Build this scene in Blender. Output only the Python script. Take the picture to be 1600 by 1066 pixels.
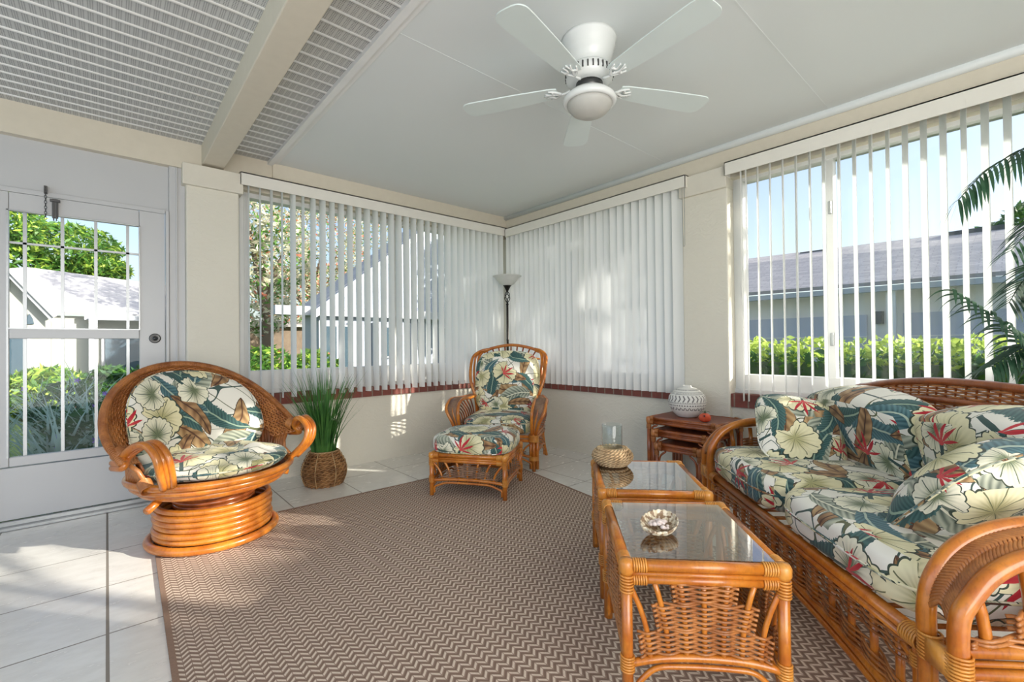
import bpy, bmesh, math, random
from mathutils import Vector, Matrix
random.seed(7)
R = math.radians
sc = bpy.context.scene
for o in list(bpy.data.objects): bpy.data.objects.remove(o)
COL = sc.collection

# ------------------------------------------------------------------ camera
cam_d = bpy.data.cameras.new('camera'); cam = bpy.data.objects.new('camera', cam_d); COL.objects.link(cam)
cam_d.sensor_width = 36; cam_d.lens = 714.7 / 1600 * 36; cam_d.clip_start = .05; cam_d.clip_end = 300
yaw, pit, roll = 0.72501, 0.0086977, -0.0104326
Fv = Vector((math.sin(yaw) * math.cos(pit), math.cos(yaw) * math.cos(pit), math.sin(pit)))
Rv = Vector((math.cos(yaw), -math.sin(yaw), 0)); Uv = Rv.cross(Fv)
R2 = Rv * math.cos(roll) + Uv * math.sin(roll); U2 = R2.cross(Fv)
mw = Matrix.Identity(4)
for i in range(3): mw[i][0] = R2[i]; mw[i][1] = U2[i]; mw[i][2] = -Fv[i]
mw[0][3], mw[1][3], mw[2][3] = 0, 0, 1.15
cam.matrix_world = mw
sc.camera = cam

# ------------------------------------------------------------------ world, sun, exposure
sc.view_settings.view_transform = 'Standard'; sc.view_settings.look = 'None'
sc.view_settings.gamma = 1; sc.view_settings.use_curve_mapping = False
sc.view_settings.exposure = 0.22
wd = bpy.data.worlds.new('world'); sc.world = wd; wd.use_nodes = True
wn = wd.node_tree; wn.nodes.clear()
wo = wn.nodes.new('ShaderNodeOutputWorld'); wb = wn.nodes.new('ShaderNodeBackground')
sky = wn.nodes.new('ShaderNodeTexSky'); sky.sky_type = 'NISHITA'; sky.sun_disc = False
SUN_EL, SUN_DIR = R(17), Vector((.60, -.80, 0)).normalized()
sky.sun_elevation = R(32); sky.sun_rotation = R(143); sky.air_density = 1.0; sky.dust_density = 2.5; sky.ozone_density = 1.2
hs = wn.nodes.new('ShaderNodeHueSaturation'); hs.inputs['Saturation'].default_value = .85
wn.links.new(sky.outputs[0], hs.inputs['Color']); wn.links.new(hs.outputs[0], wb.inputs[0]); wn.links.new(wb.outputs[0], wo.inputs[0])
wb.inputs[1].default_value = 0.24
sd = bpy.data.lights.new('sun', 'SUN'); sd.energy = 9.0; sd.angle = R(.8); sd.color = (1, .93, .82)
so = bpy.data.objects.new('sun', sd); COL.objects.link(so)
sv = (SUN_DIR * math.cos(SUN_EL) + Vector((0, 0, math.sin(SUN_EL))))
so.rotation_euler = sv.to_track_quat('Z', 'Y').to_euler(); so.location = (20, -20, 12)

def area(name, loc, look, sx, sy, power, color=(1, 1, 1)):
    d = bpy.data.lights.new(name, 'AREA'); d.shape = 'RECTANGLE'; d.size = sx; d.size_y = sy; d.energy = power; d.color = color
    o = bpy.data.objects.new(name, d); COL.objects.link(o); o.location = loc
    o.rotation_euler = (Vector(look) - Vector(loc)).to_track_quat('-Z', 'Y').to_euler(); return o
# added fill lamps, unseen: one at the open left side, one behind the viewer
area('fill_lamp_left', (-2.9, .6, 1.3), (3, 1.2, 1.3), 4.6, 2.3, 30, (.52, .70, 1))
area('fill_lamp_behind', (.7, -2.45, 1.3), (2.6, 3.4, .9), 4.5, 2.2, 182, (1, .975, .94))
# ------------------------------------------------------------------ node helpers
def srgb(r, g, b):
    f = lambda c: (c / 255 / 12.92) if c <= 10 else (((c / 255) + .055) / 1.055) ** 2.4
    return (f(r), f(g), f(b), 1)

class N:
    """tiny expression wrapper for shader math"""
    def __init__(s, nt, k): s.nt, k = nt, k; s.k = k
    def _o(s, op, b=None, c=None, clamp=False):
        n = s.nt.nodes.new('ShaderNodeMath'); n.operation = op; n.use_clamp = clamp
        for i, v in enumerate((s, b, c)):
            if v is None: continue
            if isinstance(v, N): s.nt.links.new(v.k, n.inputs[i])
            else: n.inputs[i].default_value = v
        return N(s.nt, n.outputs[0])
    def __add__(s, b): return s._o('ADD', b)
    __radd__ = __add__
    def __sub__(s, b): return s._o('SUBTRACT', b)
    def __rsub__(s, b): return (s * -1) + b
    def __mul__(s, b): return s._o('MULTIPLY', b)
    __rmul__ = __mul__
    def __truediv__(s, b): return s._o('DIVIDE', b)
    def __rtruediv__(s, b): return (s ** -1.0) * b
    def __pow__(s, b): return s._o('POWER', b)
    def lt(s, b): return s._o('LESS_THAN', b)
    def gt(s, b): return s._o('GREATER_THAN', b)
    def abs(s): return s._o('ABSOLUTE')
    def sin(s): return s._o('SINE')
    def cos(s): return s._o('COSINE')
    def fract(s): return s._o('FRACT')
    def floor(s): return s._o('FLOOR')
    def sqrt(s): return s._o('SQRT')
    def mod(s, b): return s._o('FLOORED_MODULO', b)
    def pp(s, b): return s._o('PINGPONG', b)
    def atan2(s, b): return s._o('ARCTAN2', b)
    def max(s, b): return s._o('MAXIMUM', b)
    def min(s, b): return s._o('MINIMUM', b)
    def cl(s): return s._o('ADD', 0.0, clamp=True)
    def step(s, a, b):
        n = s.nt.nodes.new('ShaderNodeMapRange'); n.interpolation_type = 'SMOOTHSTEP'
        s.nt.links.new(s.k, n.inputs[0]); n.inputs[1].default_value = a; n.inputs[2].default_value = b
        return N(s.nt, n.outputs[0])

class Mat:
    def __init__(s, name, col=(.8, .8, .8, 1), rough=.5, **kw):
        s.m = bpy.data.materials.new(name); s.m.use_nodes = True; s.nt = s.m.node_tree
        s.b = s.nt.nodes['Principled BSDF']; s.b.inputs['Base Color'].default_value = col
        s.b.inputs['Roughness'].default_value = rough
        for k, v in kw.items(): s.b.inputs[k.replace('_', ' ')].default_value = v
    def node(s, t, **kw):
        n = s.nt.nodes.new('ShaderNode' + t)
        for k, v in kw.items(): setattr(n, k, v)
        return n
    def link(s, a, b): s.nt.links.new(a.k if isinstance(a, N) else a, b)
    def coord(s, which='Object'):
        n = s.node('TexCoord'); return n.outputs[which]
    def xyz(s, sock):
        n = s.node('SeparateXYZ'); s.link(sock, n.inputs[0]); return [N(s.nt, o) for o in n.outputs]
    def vec(s, x, y, z=0.0):
        n = s.node('CombineXYZ')
        for i, v in enumerate((x, y, z)):
            if isinstance(v, N): s.link(v, n.inputs[i])
            else: n.inputs[i].default_value = v
        return n.outputs[0]
    def noise(s, sock, scale, detail=2, rough=.5, col=False, dist=0):
        n = s.node('TexNoise'); s.link(sock, n.inputs['Vector']); n.inputs['Scale'].default_value = scale
        n.inputs['Detail'].default_value = detail; n.inputs['Roughness'].default_value = rough; n.inputs['Distortion'].default_value = dist
        return n.outputs['Color'] if col else N(s.nt, n.outputs[0])
    def mix(s, f, a, b):
        n = s.node('Mix', data_type='RGBA')
        if isinstance(f, N): s.link(f, n.inputs[0])
        else: n.inputs[0].default_value = f
        for v, i in ((a, 6), (b, 7)):
            if isinstance(v, tuple): n.inputs[i].default_value = v
            else: s.link(v, n.inputs[i])
        return n.outputs[2]
    def scalev(s, sock, v):
        n = s.node('Mapping'); s.link(sock, n.inputs[0]); n.inputs['Scale'].default_value = v; return n.outputs[0]
    def color(s, sock): s.link(sock, s.b.inputs['Base Color'])
    def bump(s, h, strength=.3, dist=.01):
        n = s.node('Bump'); n.inputs['Strength'].default_value = strength; n.inputs['Distance'].default_value = dist
        s.link(h, n.inputs['Height']); s.link(n.outputs[0], s.b.inputs['Normal'])

def simple(name, rgb, rough=.5, vary=None, vscale=8, bump=0, **kw):
    m = Mat(name, srgb(*rgb), rough, **kw)
    c = m.coord(); nz = m.noise(c, vscale, 3)
    v = vary if vary else tuple(max(0, x - 8) for x in rgb)
    m.color(m.mix(nz, srgb(*rgb), srgb(*v)))
    if bump: m.bump(m.noise(c, vscale * 4, 3), bump, .004)
    return m.m

M = {}
def stucco(name, rgb, strength=.35, sc_=1):
    m = Mat(name, srgb(*rgb), .85)
    c = m.coord(); w = m.noise(c, 5 * sc_, 2, col=True)
    mx = m.node('VectorMath', operation='MULTIPLY_ADD'); m.link(w, mx.inputs[0]); mx.inputs[1].default_value = (.25, .25, .25); m.link(c, mx.inputs[2])
    h = m.noise(m.scalev(mx.outputs[0], (1, 1, 3.2)), 13 * sc_, 4, .6)
    m.color(m.mix(m.noise(c, 2, 2), srgb(*rgb), srgb(*[x - 6 for x in rgb])))
    m.bump(h.step(.42, .62), strength, .012)
    return m.m
M['wall'] = stucco('cream_stucco', (228, 223, 209), .22)
M['wall_smooth'] = simple('cream_paint', (226, 220, 206), .7, bump=.08, vscale=20)
M['header'] = simple('cream_header_paint', (222, 213, 195), .7, bump=.06, vscale=20)
M['ceiling'] = simple('white_ceiling_panel', (230, 234, 233), .45, (226, 230, 230), 1.5)
M['white'] = simple('white_painted_metal', (232, 232, 230), .4)
M['door_white'] = simple('white_door_paint', (200, 200, 200), .35, (194, 194, 195), 3)
M['valance'] = simple('ivory_valance', (238, 234, 224), .55)
M['alu'] = simple('brushed_aluminium', (165, 168, 170), .35, Metallic=.8)
M['steel'] = simple('dark_steel', (95, 95, 95), .35, Metallic=.9)
M['lampmetal'] = simple('dark_bronze_metal', (42, 38, 36), .4, Metallic=.6)
M['fanwhite'] = simple('white_fan_enamel', (236, 238, 236), .25)
M['fanblade'] = simple('pale_fan_blade', (228, 238, 236), .3)

def vane_mat():
    m = Mat('translucent_pvc_vane', srgb(240, 240, 236), .45)
    tr = m.node('BsdfTranslucent'); tr.inputs[0].default_value = srgb(236, 238, 240)
    mx = m.node('MixShader'); mx.inputs[0].default_value = .30
    out = m.nt.nodes['Material Output']
    m.link(m.b.outputs[0], mx.inputs[1]); m.link(tr.outputs[0], mx.inputs[2]); m.link(mx.outputs[0], out.inputs[0])
    return m.m
M['vane'] = vane_mat()

def glass(name, tint=(1, 1, 1, 1), refl=1.0, ior=1.45):
    m = Mat(name); nt = m.nt; out = nt.nodes['Material Output']; nt.nodes.remove(m.b)
    t = m.node('BsdfTransparent'); t.inputs[0].default_value = tint
    g = m.node('BsdfGlossy'); g.inputs['Roughness'].default_value = .01
    f = m.node('Fresnel'); f.inputs[0].default_value = ior
    gm = m.node('NewGeometry'); k = N(nt, f.outputs[0]) * refl * (1 - N(nt, gm.outputs['Backfacing'])); k = k.cl()
    mx = m.node('MixShader'); m.link(k, mx.inputs[0]); m.link(t.outputs[0], mx.inputs[1]); m.link(g.outputs[0], mx.inputs[2])
    m.link(mx.outputs[0], out.inputs[0])
    return m.m
M['pane'] = glass('window_glass', (.97, .98, .98, 1), .5)
M['tableglass'] = glass('table_glass', (.88, .94, .92, 1), 3.0, 1.5)
M['jar'] = glass('candle_glass', (.93, .96, .96, 1), 1.6, 1.5)

def frosted(name, rgb):
    m = Mat(name, srgb(*rgb), .35)
    m.color(m.mix(m.noise(m.coord(), 9, 3, dist=1.5), srgb(*rgb), srgb(*[x - 22 for x in rgb])))
    tr = m.node('BsdfTranslucent'); tr.inputs[0].default_value = srgb(245, 245, 240)
    mx = m.node('MixShader'); mx.inputs[0].default_value = .35
    out = m.nt.nodes['Material Output']
    m.link(m.b.outputs[0], mx.inputs[1]); m.link(tr.outputs[0], mx.inputs[2]); m.link(mx.outputs[0], out.inputs[0])
    return m.m
M['alabaster'] = frosted('alabaster_glass', (240, 240, 236))
M['frost'] = frosted('frosted_light_bowl', (232, 230, 224))

def rattan(name, a, b, rough=.28, bands=True, coat=.5):
    m = Mat(name, srgb(*a), rough)
    m.b.inputs['Coat Weight'].default_value = coat; m.b.inputs['Coat Roughness'].default_value = .12
    c = m.coord()
    nz = m.noise(c, 11, 4, .6); fine = m.noise(m.scalev(c, (1, 1, .25)), 130, 2)
    col = m.mix(nz.step(.3, .7), srgb(*a), srgb(*b))
    col = m.mix((fine - .5).cl() * 1.2, col, srgb(*[int(x * .55) for x in b]))
    m.color(col); m.bump(fine, .08, .002)
    return m.m
M['rattan'] = rattan('honey_rattan_pole', (206, 128, 42), (176, 94, 26))
M['rattan_dark'] = rattan('brown_rattan_pole', (165, 88, 40), (128, 62, 26))
M['binding'] = rattan('pale_rattan_binding', (222, 156, 70), (196, 122, 44), .35, coat=.3)
M['wicker'] = rattan('woven_wicker', (190, 124, 66), (146, 86, 42), .4, coat=.25)
M['wicker_dark'] = rattan('dark_woven_wicker', (150, 84, 38), (104, 54, 24), .4, coat=.25)
M['leathertop'] = simple('red_brown_leather_top', (146, 74, 46), .35, (118, 56, 34), 7, .1)
M['pale_wicker'] = rattan('grey_brown_wicker', (150, 118, 94), (118, 84, 62), .5, coat=.1)

# ---- tropical print fabric -------------------------------------------------
def fabric():
    m = Mat('tropical_print_fabric', srgb(238, 233, 218), .75)
    m.b.inputs['Sheen Weight'].default_value = .15
    uv = m.coord('UV'); nt = m.nt
    wob = m.noise(uv, 7, 2, col=True)
    ma = m.node('VectorMath', operation='MULTIPLY_ADD'); m.link(wob, ma.inputs[0]); ma.inputs[1].default_value = (.035, .035, 0); m.link(uv, ma.inputs[2])
    p = ma.outputs[0]
    fringe = m.noise(uv, 90, 2)
    def layer(scale, off, rnd=.55):
        mp = m.node('Mapping'); m.link(p, mp.inputs[0]); mp.inputs['Scale'].default_value = (scale,) * 3; mp.inputs['Location'].default_value = (off, off * 1.7, 0)
        v = m.node('TexVoronoi', voronoi_dimensions='2D'); v.inputs['Scale'].default_value = 1; v.inputs['Randomness'].default_value = rnd
        m.link(mp.outputs[0], v.inputs['Vector'])
        px, py, _ = m.xyz(v.outputs['Position']); qx, qy, _ = m.xyz(mp.outputs[0])
        r, g, b = m.xyz(v.outputs['Color'])
        dx, dy = qx - px, qy - py
        a = r * 6.283; ca, sa = a.cos(), a.sin()
        return dx * ca + dy * sa, dy * ca - dx * sa, g, b
    col = srgb(240, 236, 224)
    # thin curving stems
    sn = m.noise(uv, 5.5, 0)
    col = m.mix((sn - .5).abs().lt(.010), col, srgb(60, 84, 78))
    sn2 = m.noise(m.scalev(uv, (-1, 1, 1)), 4.2, 0)
    col = m.mix((sn2 - .47).abs().lt(.007), col, srgb(92, 96, 62))
    def blade(col, scale, off, L, W, bend, c1, c2, rib, prob, vein=55, fr=.35, line=None):
        x, y, g, b = layer(scale, off)
        yb = y + x * x * bend - .06
        t = (x / L); env = ((1 - t * t).max(0.0)) ** .75 * W
        env = env * (1 - (fringe * fr))
        ay = yb.abs(); mask = ay.lt(env) * g.lt(prob)
        st = ((x - ay * .9) * vein).sin() * .5 + .5
        shade = (st * .55 + (ay / W) * .6).cl()
        c = m.mix(shade, c1, c2)
        c = m.mix(yb.abs().lt(.014), c, rib)
        if line: c = m.mix(ay.gt(env - .014), c, line)
        return m.mix(mask, col, c)
    col = blade(col, 3.4, 3.1, .60, .20, .5, srgb(122, 84, 46), srgb(200, 166, 118), srgb(90, 56, 36), .85, 34, .15, srgb(74, 50, 34))
    col = blade(col, 3.0, 8.7, .62, .24, -.5, srgb(54, 74, 66), srgb(196, 200, 178), srgb(226, 224, 200), .75, 60, .1)
    col = blade(col, 3.1, 17.3, .62, .23, .55, srgb(28, 66, 68), srgb(74, 112, 108), srgb(150, 172, 150), .85, 95, .55)
    col = blade(col, 2.9, 41.9, .60, .20, -.45, srgb(36, 74, 84), srgb(92, 132, 138), srgb(170, 186, 170), .42, 95, .5)
    col = blade(col, 3.6, 63.3, .58, .17, .4, srgb(104, 70, 42), srgb(190, 150, 104), srgb(80, 50, 34), .42, 30, .12, srgb(74, 50, 34))
    # round lobed cream leaves
    def lobed(col, scale, off, prob, c_in, c_out, line, RR=.43):
        x, y, g, b = layer(scale, off, .5)
        th = y.atan2(x); r = (x * x + y * y).sqrt()
        R0 = RR * (1 + (th * 9).cos().abs() * .10 - .05 + (th).cos() * .12) * (1 - ((3.1416 - th.abs()) * 2.2).cos().max(0.0) * ((th.abs() - 2.4).gt(0.0)) * .55)
        mask = r.lt(R0) * g.lt(prob)
        q = r / R0
        ve = (th * 4 + .4).sin().abs()
        vein = ve.lt(.10 / (q + .25)) * q.lt(.86)
        fine = ((th * 26).sin() * .5 + .5) * (1 - q) * .8
        c = m.mix((q.step(.0, .75) - fine * .55).cl(), c_in, c_out)
        c = m.mix(vein, c, line)
        c = m.mix(q.gt(.945), c, srgb(52, 66, 52))
        return m.mix(mask, col, c)
    col = lobed(col, 3.5, 29.9, .66, srgb(176, 170, 120), srgb(236, 228, 188), srgb(112, 116, 80))
    col = lobed(col, 4.4, 51.3, .34, srgb(112, 124, 92), srgb(236, 232, 208), srgb(72, 90, 70), .40)
    # bird of paradise blooms
    def bloom(col, scale, off, prob):
        x, y, g, b = layer(scale, off, .6)
        th = y.atan2(x); r = (x * x + y * y).sqrt()
        tri = 1 - ((th * (10 / 6.283) + .5).fract() * 2 - 1).abs()
        fan = (1.75 - th.abs()).step(0.0, .35)
        R0 = .035 + (tri ** 1.2) * (.30 + (th * 1.5).cos() * .08) * fan
        mask = r.lt(R0) * g.lt(prob)
        c = m.mix((tri * .5 + r * 2.2).cl(), srgb(224, 84, 84), srgb(182, 20, 42))
        c = m.mix((tri.lt(.22) * r.gt(.05)), c, srgb(110, 14, 28))
        stem = y.abs().lt(.03) * x.lt(0.0) * x.gt(-.42) * g.lt(prob)
        col = m.mix(stem, col, srgb(54, 82, 78))
        return m.mix(mask, col, c)
    col = bloom(col, 3.5, 71.7, .6)
    m.color(col)
    m.bump(m.noise(uv, 500, 1), .08, .001)
    return m.m
M['fabric'] = fabric()

def brick():
    m = Mat('red_brown_sill_brick', rough=.8)
    c = m.coord('UV'); b = m.node('TexBrick'); m.link(c, b.inputs[0])
    b.offset = 0; b.inputs['Scale'].default_value = 1; b.inputs['Brick Width'].default_value = .105; b.inputs['Row Height'].default_value = .3
    b.inputs['Mortar Size'].default_value = .006; b.inputs['Color1'].default_value = srgb(150, 78, 66); b.inputs['Color2'].default_value = srgb(112, 66, 58)
    b.inputs['Mortar'].default_value = srgb(150, 138, 124)
    m.color(m.mix(m.noise(c, 30, 4) * .6, b.outputs['Color'], srgb(92, 62, 56)))
    m.bump(m.noise(c, 60, 3), .3, .004)
    return m.m
M['brick'] = brick()

def tile():
    m = Mat('pale_ceramic_floor_tile', srgb(222, 218, 208), .22)
    x, y, z = m.xyz(m.coord())
    T = .5
    gx = ((x / T + .5).fract() - .5).abs(); gy = (((y + .02) / T + .5).fract() - .5).abs()
    gy = gy.max(x.lt(.3) * y.gt(3.7))
    wide = x.abs().lt(.0055)
    g = (gx.lt(.007) + gy.lt(.007) + wide).cl()
    cell = m.vec((x / T).floor(), ((y + .02) / T).floor())
    wn_ = m.node('TexWhiteNoise', noise_dimensions='2D'); m.link(cell, wn_.inputs[0])
    nz = m.noise(m.scalev(m.coord(), (1, 2.2, 1)), 7, 5, .6)
    base = m.mix(nz.step(.3, .75), srgb(238, 235, 228), srgb(224, 220, 212))
    base = m.mix(N(m.nt, wn_.outputs[0]) * .25, base, srgb(224, 221, 215))
    m.color(m.mix(g, base, srgb(140, 132, 122)))
    m.link(g * .5 + .2 + nz * .12, m.b.inputs['Roughness'])
    m.bump(1 - g, .25, .002)
    return m.m
M['tile'] = tile()

def rug():
    m = Mat('brown_and_cream_herringbone_weave', rough=.95)
    x, y, z = m.xyz(m.coord())
    P = .0255                                   # half zigzag width
    col_i = (x / P).floor(); par = (col_i * .5).fract() * 2     # 0 / 1 alternate columns
    fx = (x / P).fract()
    v = y / .030 + (fx * (par * 2 - 1)) * .85 + (1 - par) * .85
    fv = v.fract()
    light = fv.gt(.34) * fv.lt(.72) * fx.gt(.06) * fx.lt(.96)
    edge = fv.gt(.84) + fv.lt(.12)
    nz = m.noise(m.coord(), 140, 3)
    pn = m.noise(m.coord(), 16, 2)
    dark = m.mix(nz, srgb(166, 141, 124), srgb(138, 112, 96))
    lite = m.mix(nz, srgb(236, 220, 202), srgb(212, 192, 172))
    c = m.mix(light, dark, lite); c = m.mix(edge * .6, c, srgb(104, 82, 70))
    c = m.mix(pn * .2, c, srgb(160, 134, 118))
    m.color(c)
    m.bump(light + nz * .4, .6, .004)
    return m.m
M['rug'] = rug()
M['rug_edge'] = simple('brown_rug_binding', (158, 128, 108), .95, (130, 104, 88), 120, .3)

def soffit():
    m = Mat('perforated_vinyl_soffit', srgb(214, 214, 210), .6)
    x, y, z = m.xyz(m.coord())
    P = .1085
    fy = ((4.35 - y) / P).fract()
    inband = fy.gt(.16) * fy.lt(.96)
    hx = ((x / .0085).fract() - .5).abs().lt(.26)
    hy = ((fy * 9).fract() - .5).abs().lt(.27)
    blk = (x / .034).fract().lt(.80)
    hole = hx * hy * inband * blk
    m.color(m.mix(hole, srgb(204, 204, 201), srgb(132, 132, 132)))
    return m.m
M['soffit'] = soffit()
M['soffit_rib'] = simple('white_vinyl_rib', (240, 240, 238), .35)

def vase_mat():
    m = Mat('white_vase_with_grey_pattern', rough=.6)
    x, y, z = m.xyz(m.coord())
    a = y.atan2(x) / 6.2832 + .5
    nz = m.noise(m.coord(), 40, 3)
    def band(lo, hi): return z.gt(lo) * z.lt(hi)
    k = (a * 30).fract(); tri = (k - .5).abs() * 2
    # two chevron rows
    ch = ((z * 42 + tri * 1.0).fract().lt(.36)) * 0
    kk = (a * 26).fract()
    chev1 = (((kk + (((z - .152) / .026)).abs() * .42).fract() - .5).abs()).lt(.17) * band(.128, .176)
    dots = (((a * 44).fract() - .5).abs().lt(.28)) * band(.094, .104)
    tris = ((kk - .5).abs() * .04 + z).lt(.086) * ((kk - .5).abs() * .04 + z).gt(.078) * band(.06, .09)
    tris2 = (((a * 52).fract() - .5).abs().lt(.2)) * band(.062, .074)
    lines = (band(.114, .1165) + band(.184, .187) + band(.2, .202) + band(.214, .222) * (((a * 70).fract() - .5).abs().lt(.25)) + band(.19, .196) * (((a * 60).fract() - .5).abs().lt(.25)) + band(.118, .126) * (((a * 70).fract() - .5).abs().lt(.2)))
    pat = (chev1 + dots + tris + tris2 + lines).cl() * nz.gt(.34)
    m.color(m.mix(pat, m.mix(nz, srgb(236, 234, 228), srgb(220, 218, 212)), srgb(120, 118, 116)))
    return m.m
M['vase'] = vase_mat()

def shingle(name, a, b, s=1):
    m = Mat(name, rough=.9); c = m.coord('UV')
    t = m.node('TexBrick'); m.link(c, t.inputs[0]); t.inputs['Scale'].default_value = s; t.inputs['Brick Width'].default_value = .3; t.inputs['Row Height'].default_value = .10
    t.inputs['Mortar Size'].default_value = .008; t.inputs['Color1'].default_value = srgb(*a); t.inputs['Color2'].default_value = srgb(*b); t.inputs['Mortar'].default_value = srgb(*[int(x * .92) for x in b])
    m.color(m.mix(m.noise(c, 1.5, 3) * .3, t.outputs[0], srgb(*b)))
    return m.m
M['shingle_grey'] = shingle('grey_roof_shingles', (206, 200, 196), (180, 174, 174))
M['shingle_pale'] = shingle('pale_roof_shingles', (196, 195, 196), (176, 175, 180))
M['house_white'] = simple('white_house_wall', (184, 188, 196), .8)
M['house_cream'] = simple('cream_house_wall', (168, 171, 164), .8)
M['house_blue'] = simple('pale_blue_white_wall', (160, 168, 184), .8)
M['house_tan'] = simple('pale_tan_house_wall', (244, 240, 240), .8)
M['garage'] = simple('grey_garage_door', (202, 204, 222), .6)
M['darkglass'] = simple('dark_window_glass', (74, 92, 104), .1)
M['lawn'] = simple('lawn_grass', (118, 142, 70), .95, (84, 112, 50), 3, .5)
M['concrete'] = simple('pale_concrete', (205, 200, 192), .9, (186, 182, 174), 2, .2)
def leafmat(name, a, b, tr=.35, var=5):
    m = Mat(name, srgb(*a), .5)
    oi = m.coord()
    m.color(m.mix(m.noise(oi, var, 2).step(.3, .7), srgb(*a), srgb(*b)))
    t = m.node('BsdfTranslucent'); t.inputs[0].default_value = srgb(*[min(255, x + 30) for x in a])
    mx = m.node('MixShader'); mx.inputs[0].default_value = tr
    out = m.nt.nodes['Material Output']
    m.link(m.b.outputs[0], mx.inputs[1]); m.link(t.outputs[0], mx.inputs[2]); m.link(mx.outputs[0], out.inputs[0])
    return m.m
M['leaf'] = leafmat('green_leaf', (92, 138, 52), (54, 98, 40))
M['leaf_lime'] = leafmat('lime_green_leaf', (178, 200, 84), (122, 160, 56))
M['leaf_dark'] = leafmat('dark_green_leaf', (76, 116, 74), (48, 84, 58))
M['leaf_blue'] = leafmat('blue_green_leaf', (186, 208, 198), (118, 152, 140), .45)
M['leaf_olive'] = leafmat('grey_olive_leaf', (208, 204, 180), (158, 158, 132))
M['flower_red'] = leafmat('red_blossom', (214, 96, 80), (190, 70, 62))
M['flower_coral'] = leafmat('coral_blossom', (232, 138, 110), (214, 110, 90))
M['flower_violet'] = leafmat('violet_blossom', (156, 128, 224), (132, 100, 204))
M['bark'] = simple('grey_brown_bark', (132, 116, 100), .9, (96, 82, 70), 6, .5)
M['palm_green'] = leafmat('glossy_palm_leaf', (44, 84, 56), (26, 58, 42), .2)
M['grass_green'] = leafmat('onion_grass_blade', (88, 142, 66), (44, 96, 44), .25, 9)
M['soil'] = simple('dark_potting_soil', (70, 56, 44), .95)
M['terracotta'] = simple('terracotta_clay', (196, 104, 72), .8)
M['basket'] = rattan('water_hyacinth_weave', (166, 122, 76), (112, 76, 42), .6, coat=0)
M['rope'] = rattan('natural_rope', (196, 164, 122), (166, 134, 94), .8, coat=0)
M['rope2'] = rattan('tan_braided_rope', (196, 168, 130), (160, 130, 94), .8, coat=0)
M['coral_ceramic'] = simple('glazed_coral_ceramic', (226, 98, 62), .15, (206, 76, 48), 20)
M['shell'] = None
def shellmat():
    m = Mat('mottled_scallop_shell', rough=.35)
    x, y, z = m.xyz(m.coord()); a = y.atan2(x)
    st = (a * 22).sin() * .5 + .5; nz = m.noise(m.coord(), 60, 3)
    m.color(m.mix((nz.step(.48, .56) * .9), m.mix(st, srgb(236, 226, 204), srgb(206, 190, 160)), srgb(128, 96, 66)))
    return m.m
M['shell'] = shellmat()
M['pebble'] = simple('white_pebbles', (236, 230, 226), .5, (222, 196, 190), 60)
M['black'] = simple('hole_shade_black', (20, 20, 20), .5)
M['cream_box'] = simple('cream_outlet_box', (226, 220, 204), .5)

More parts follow.
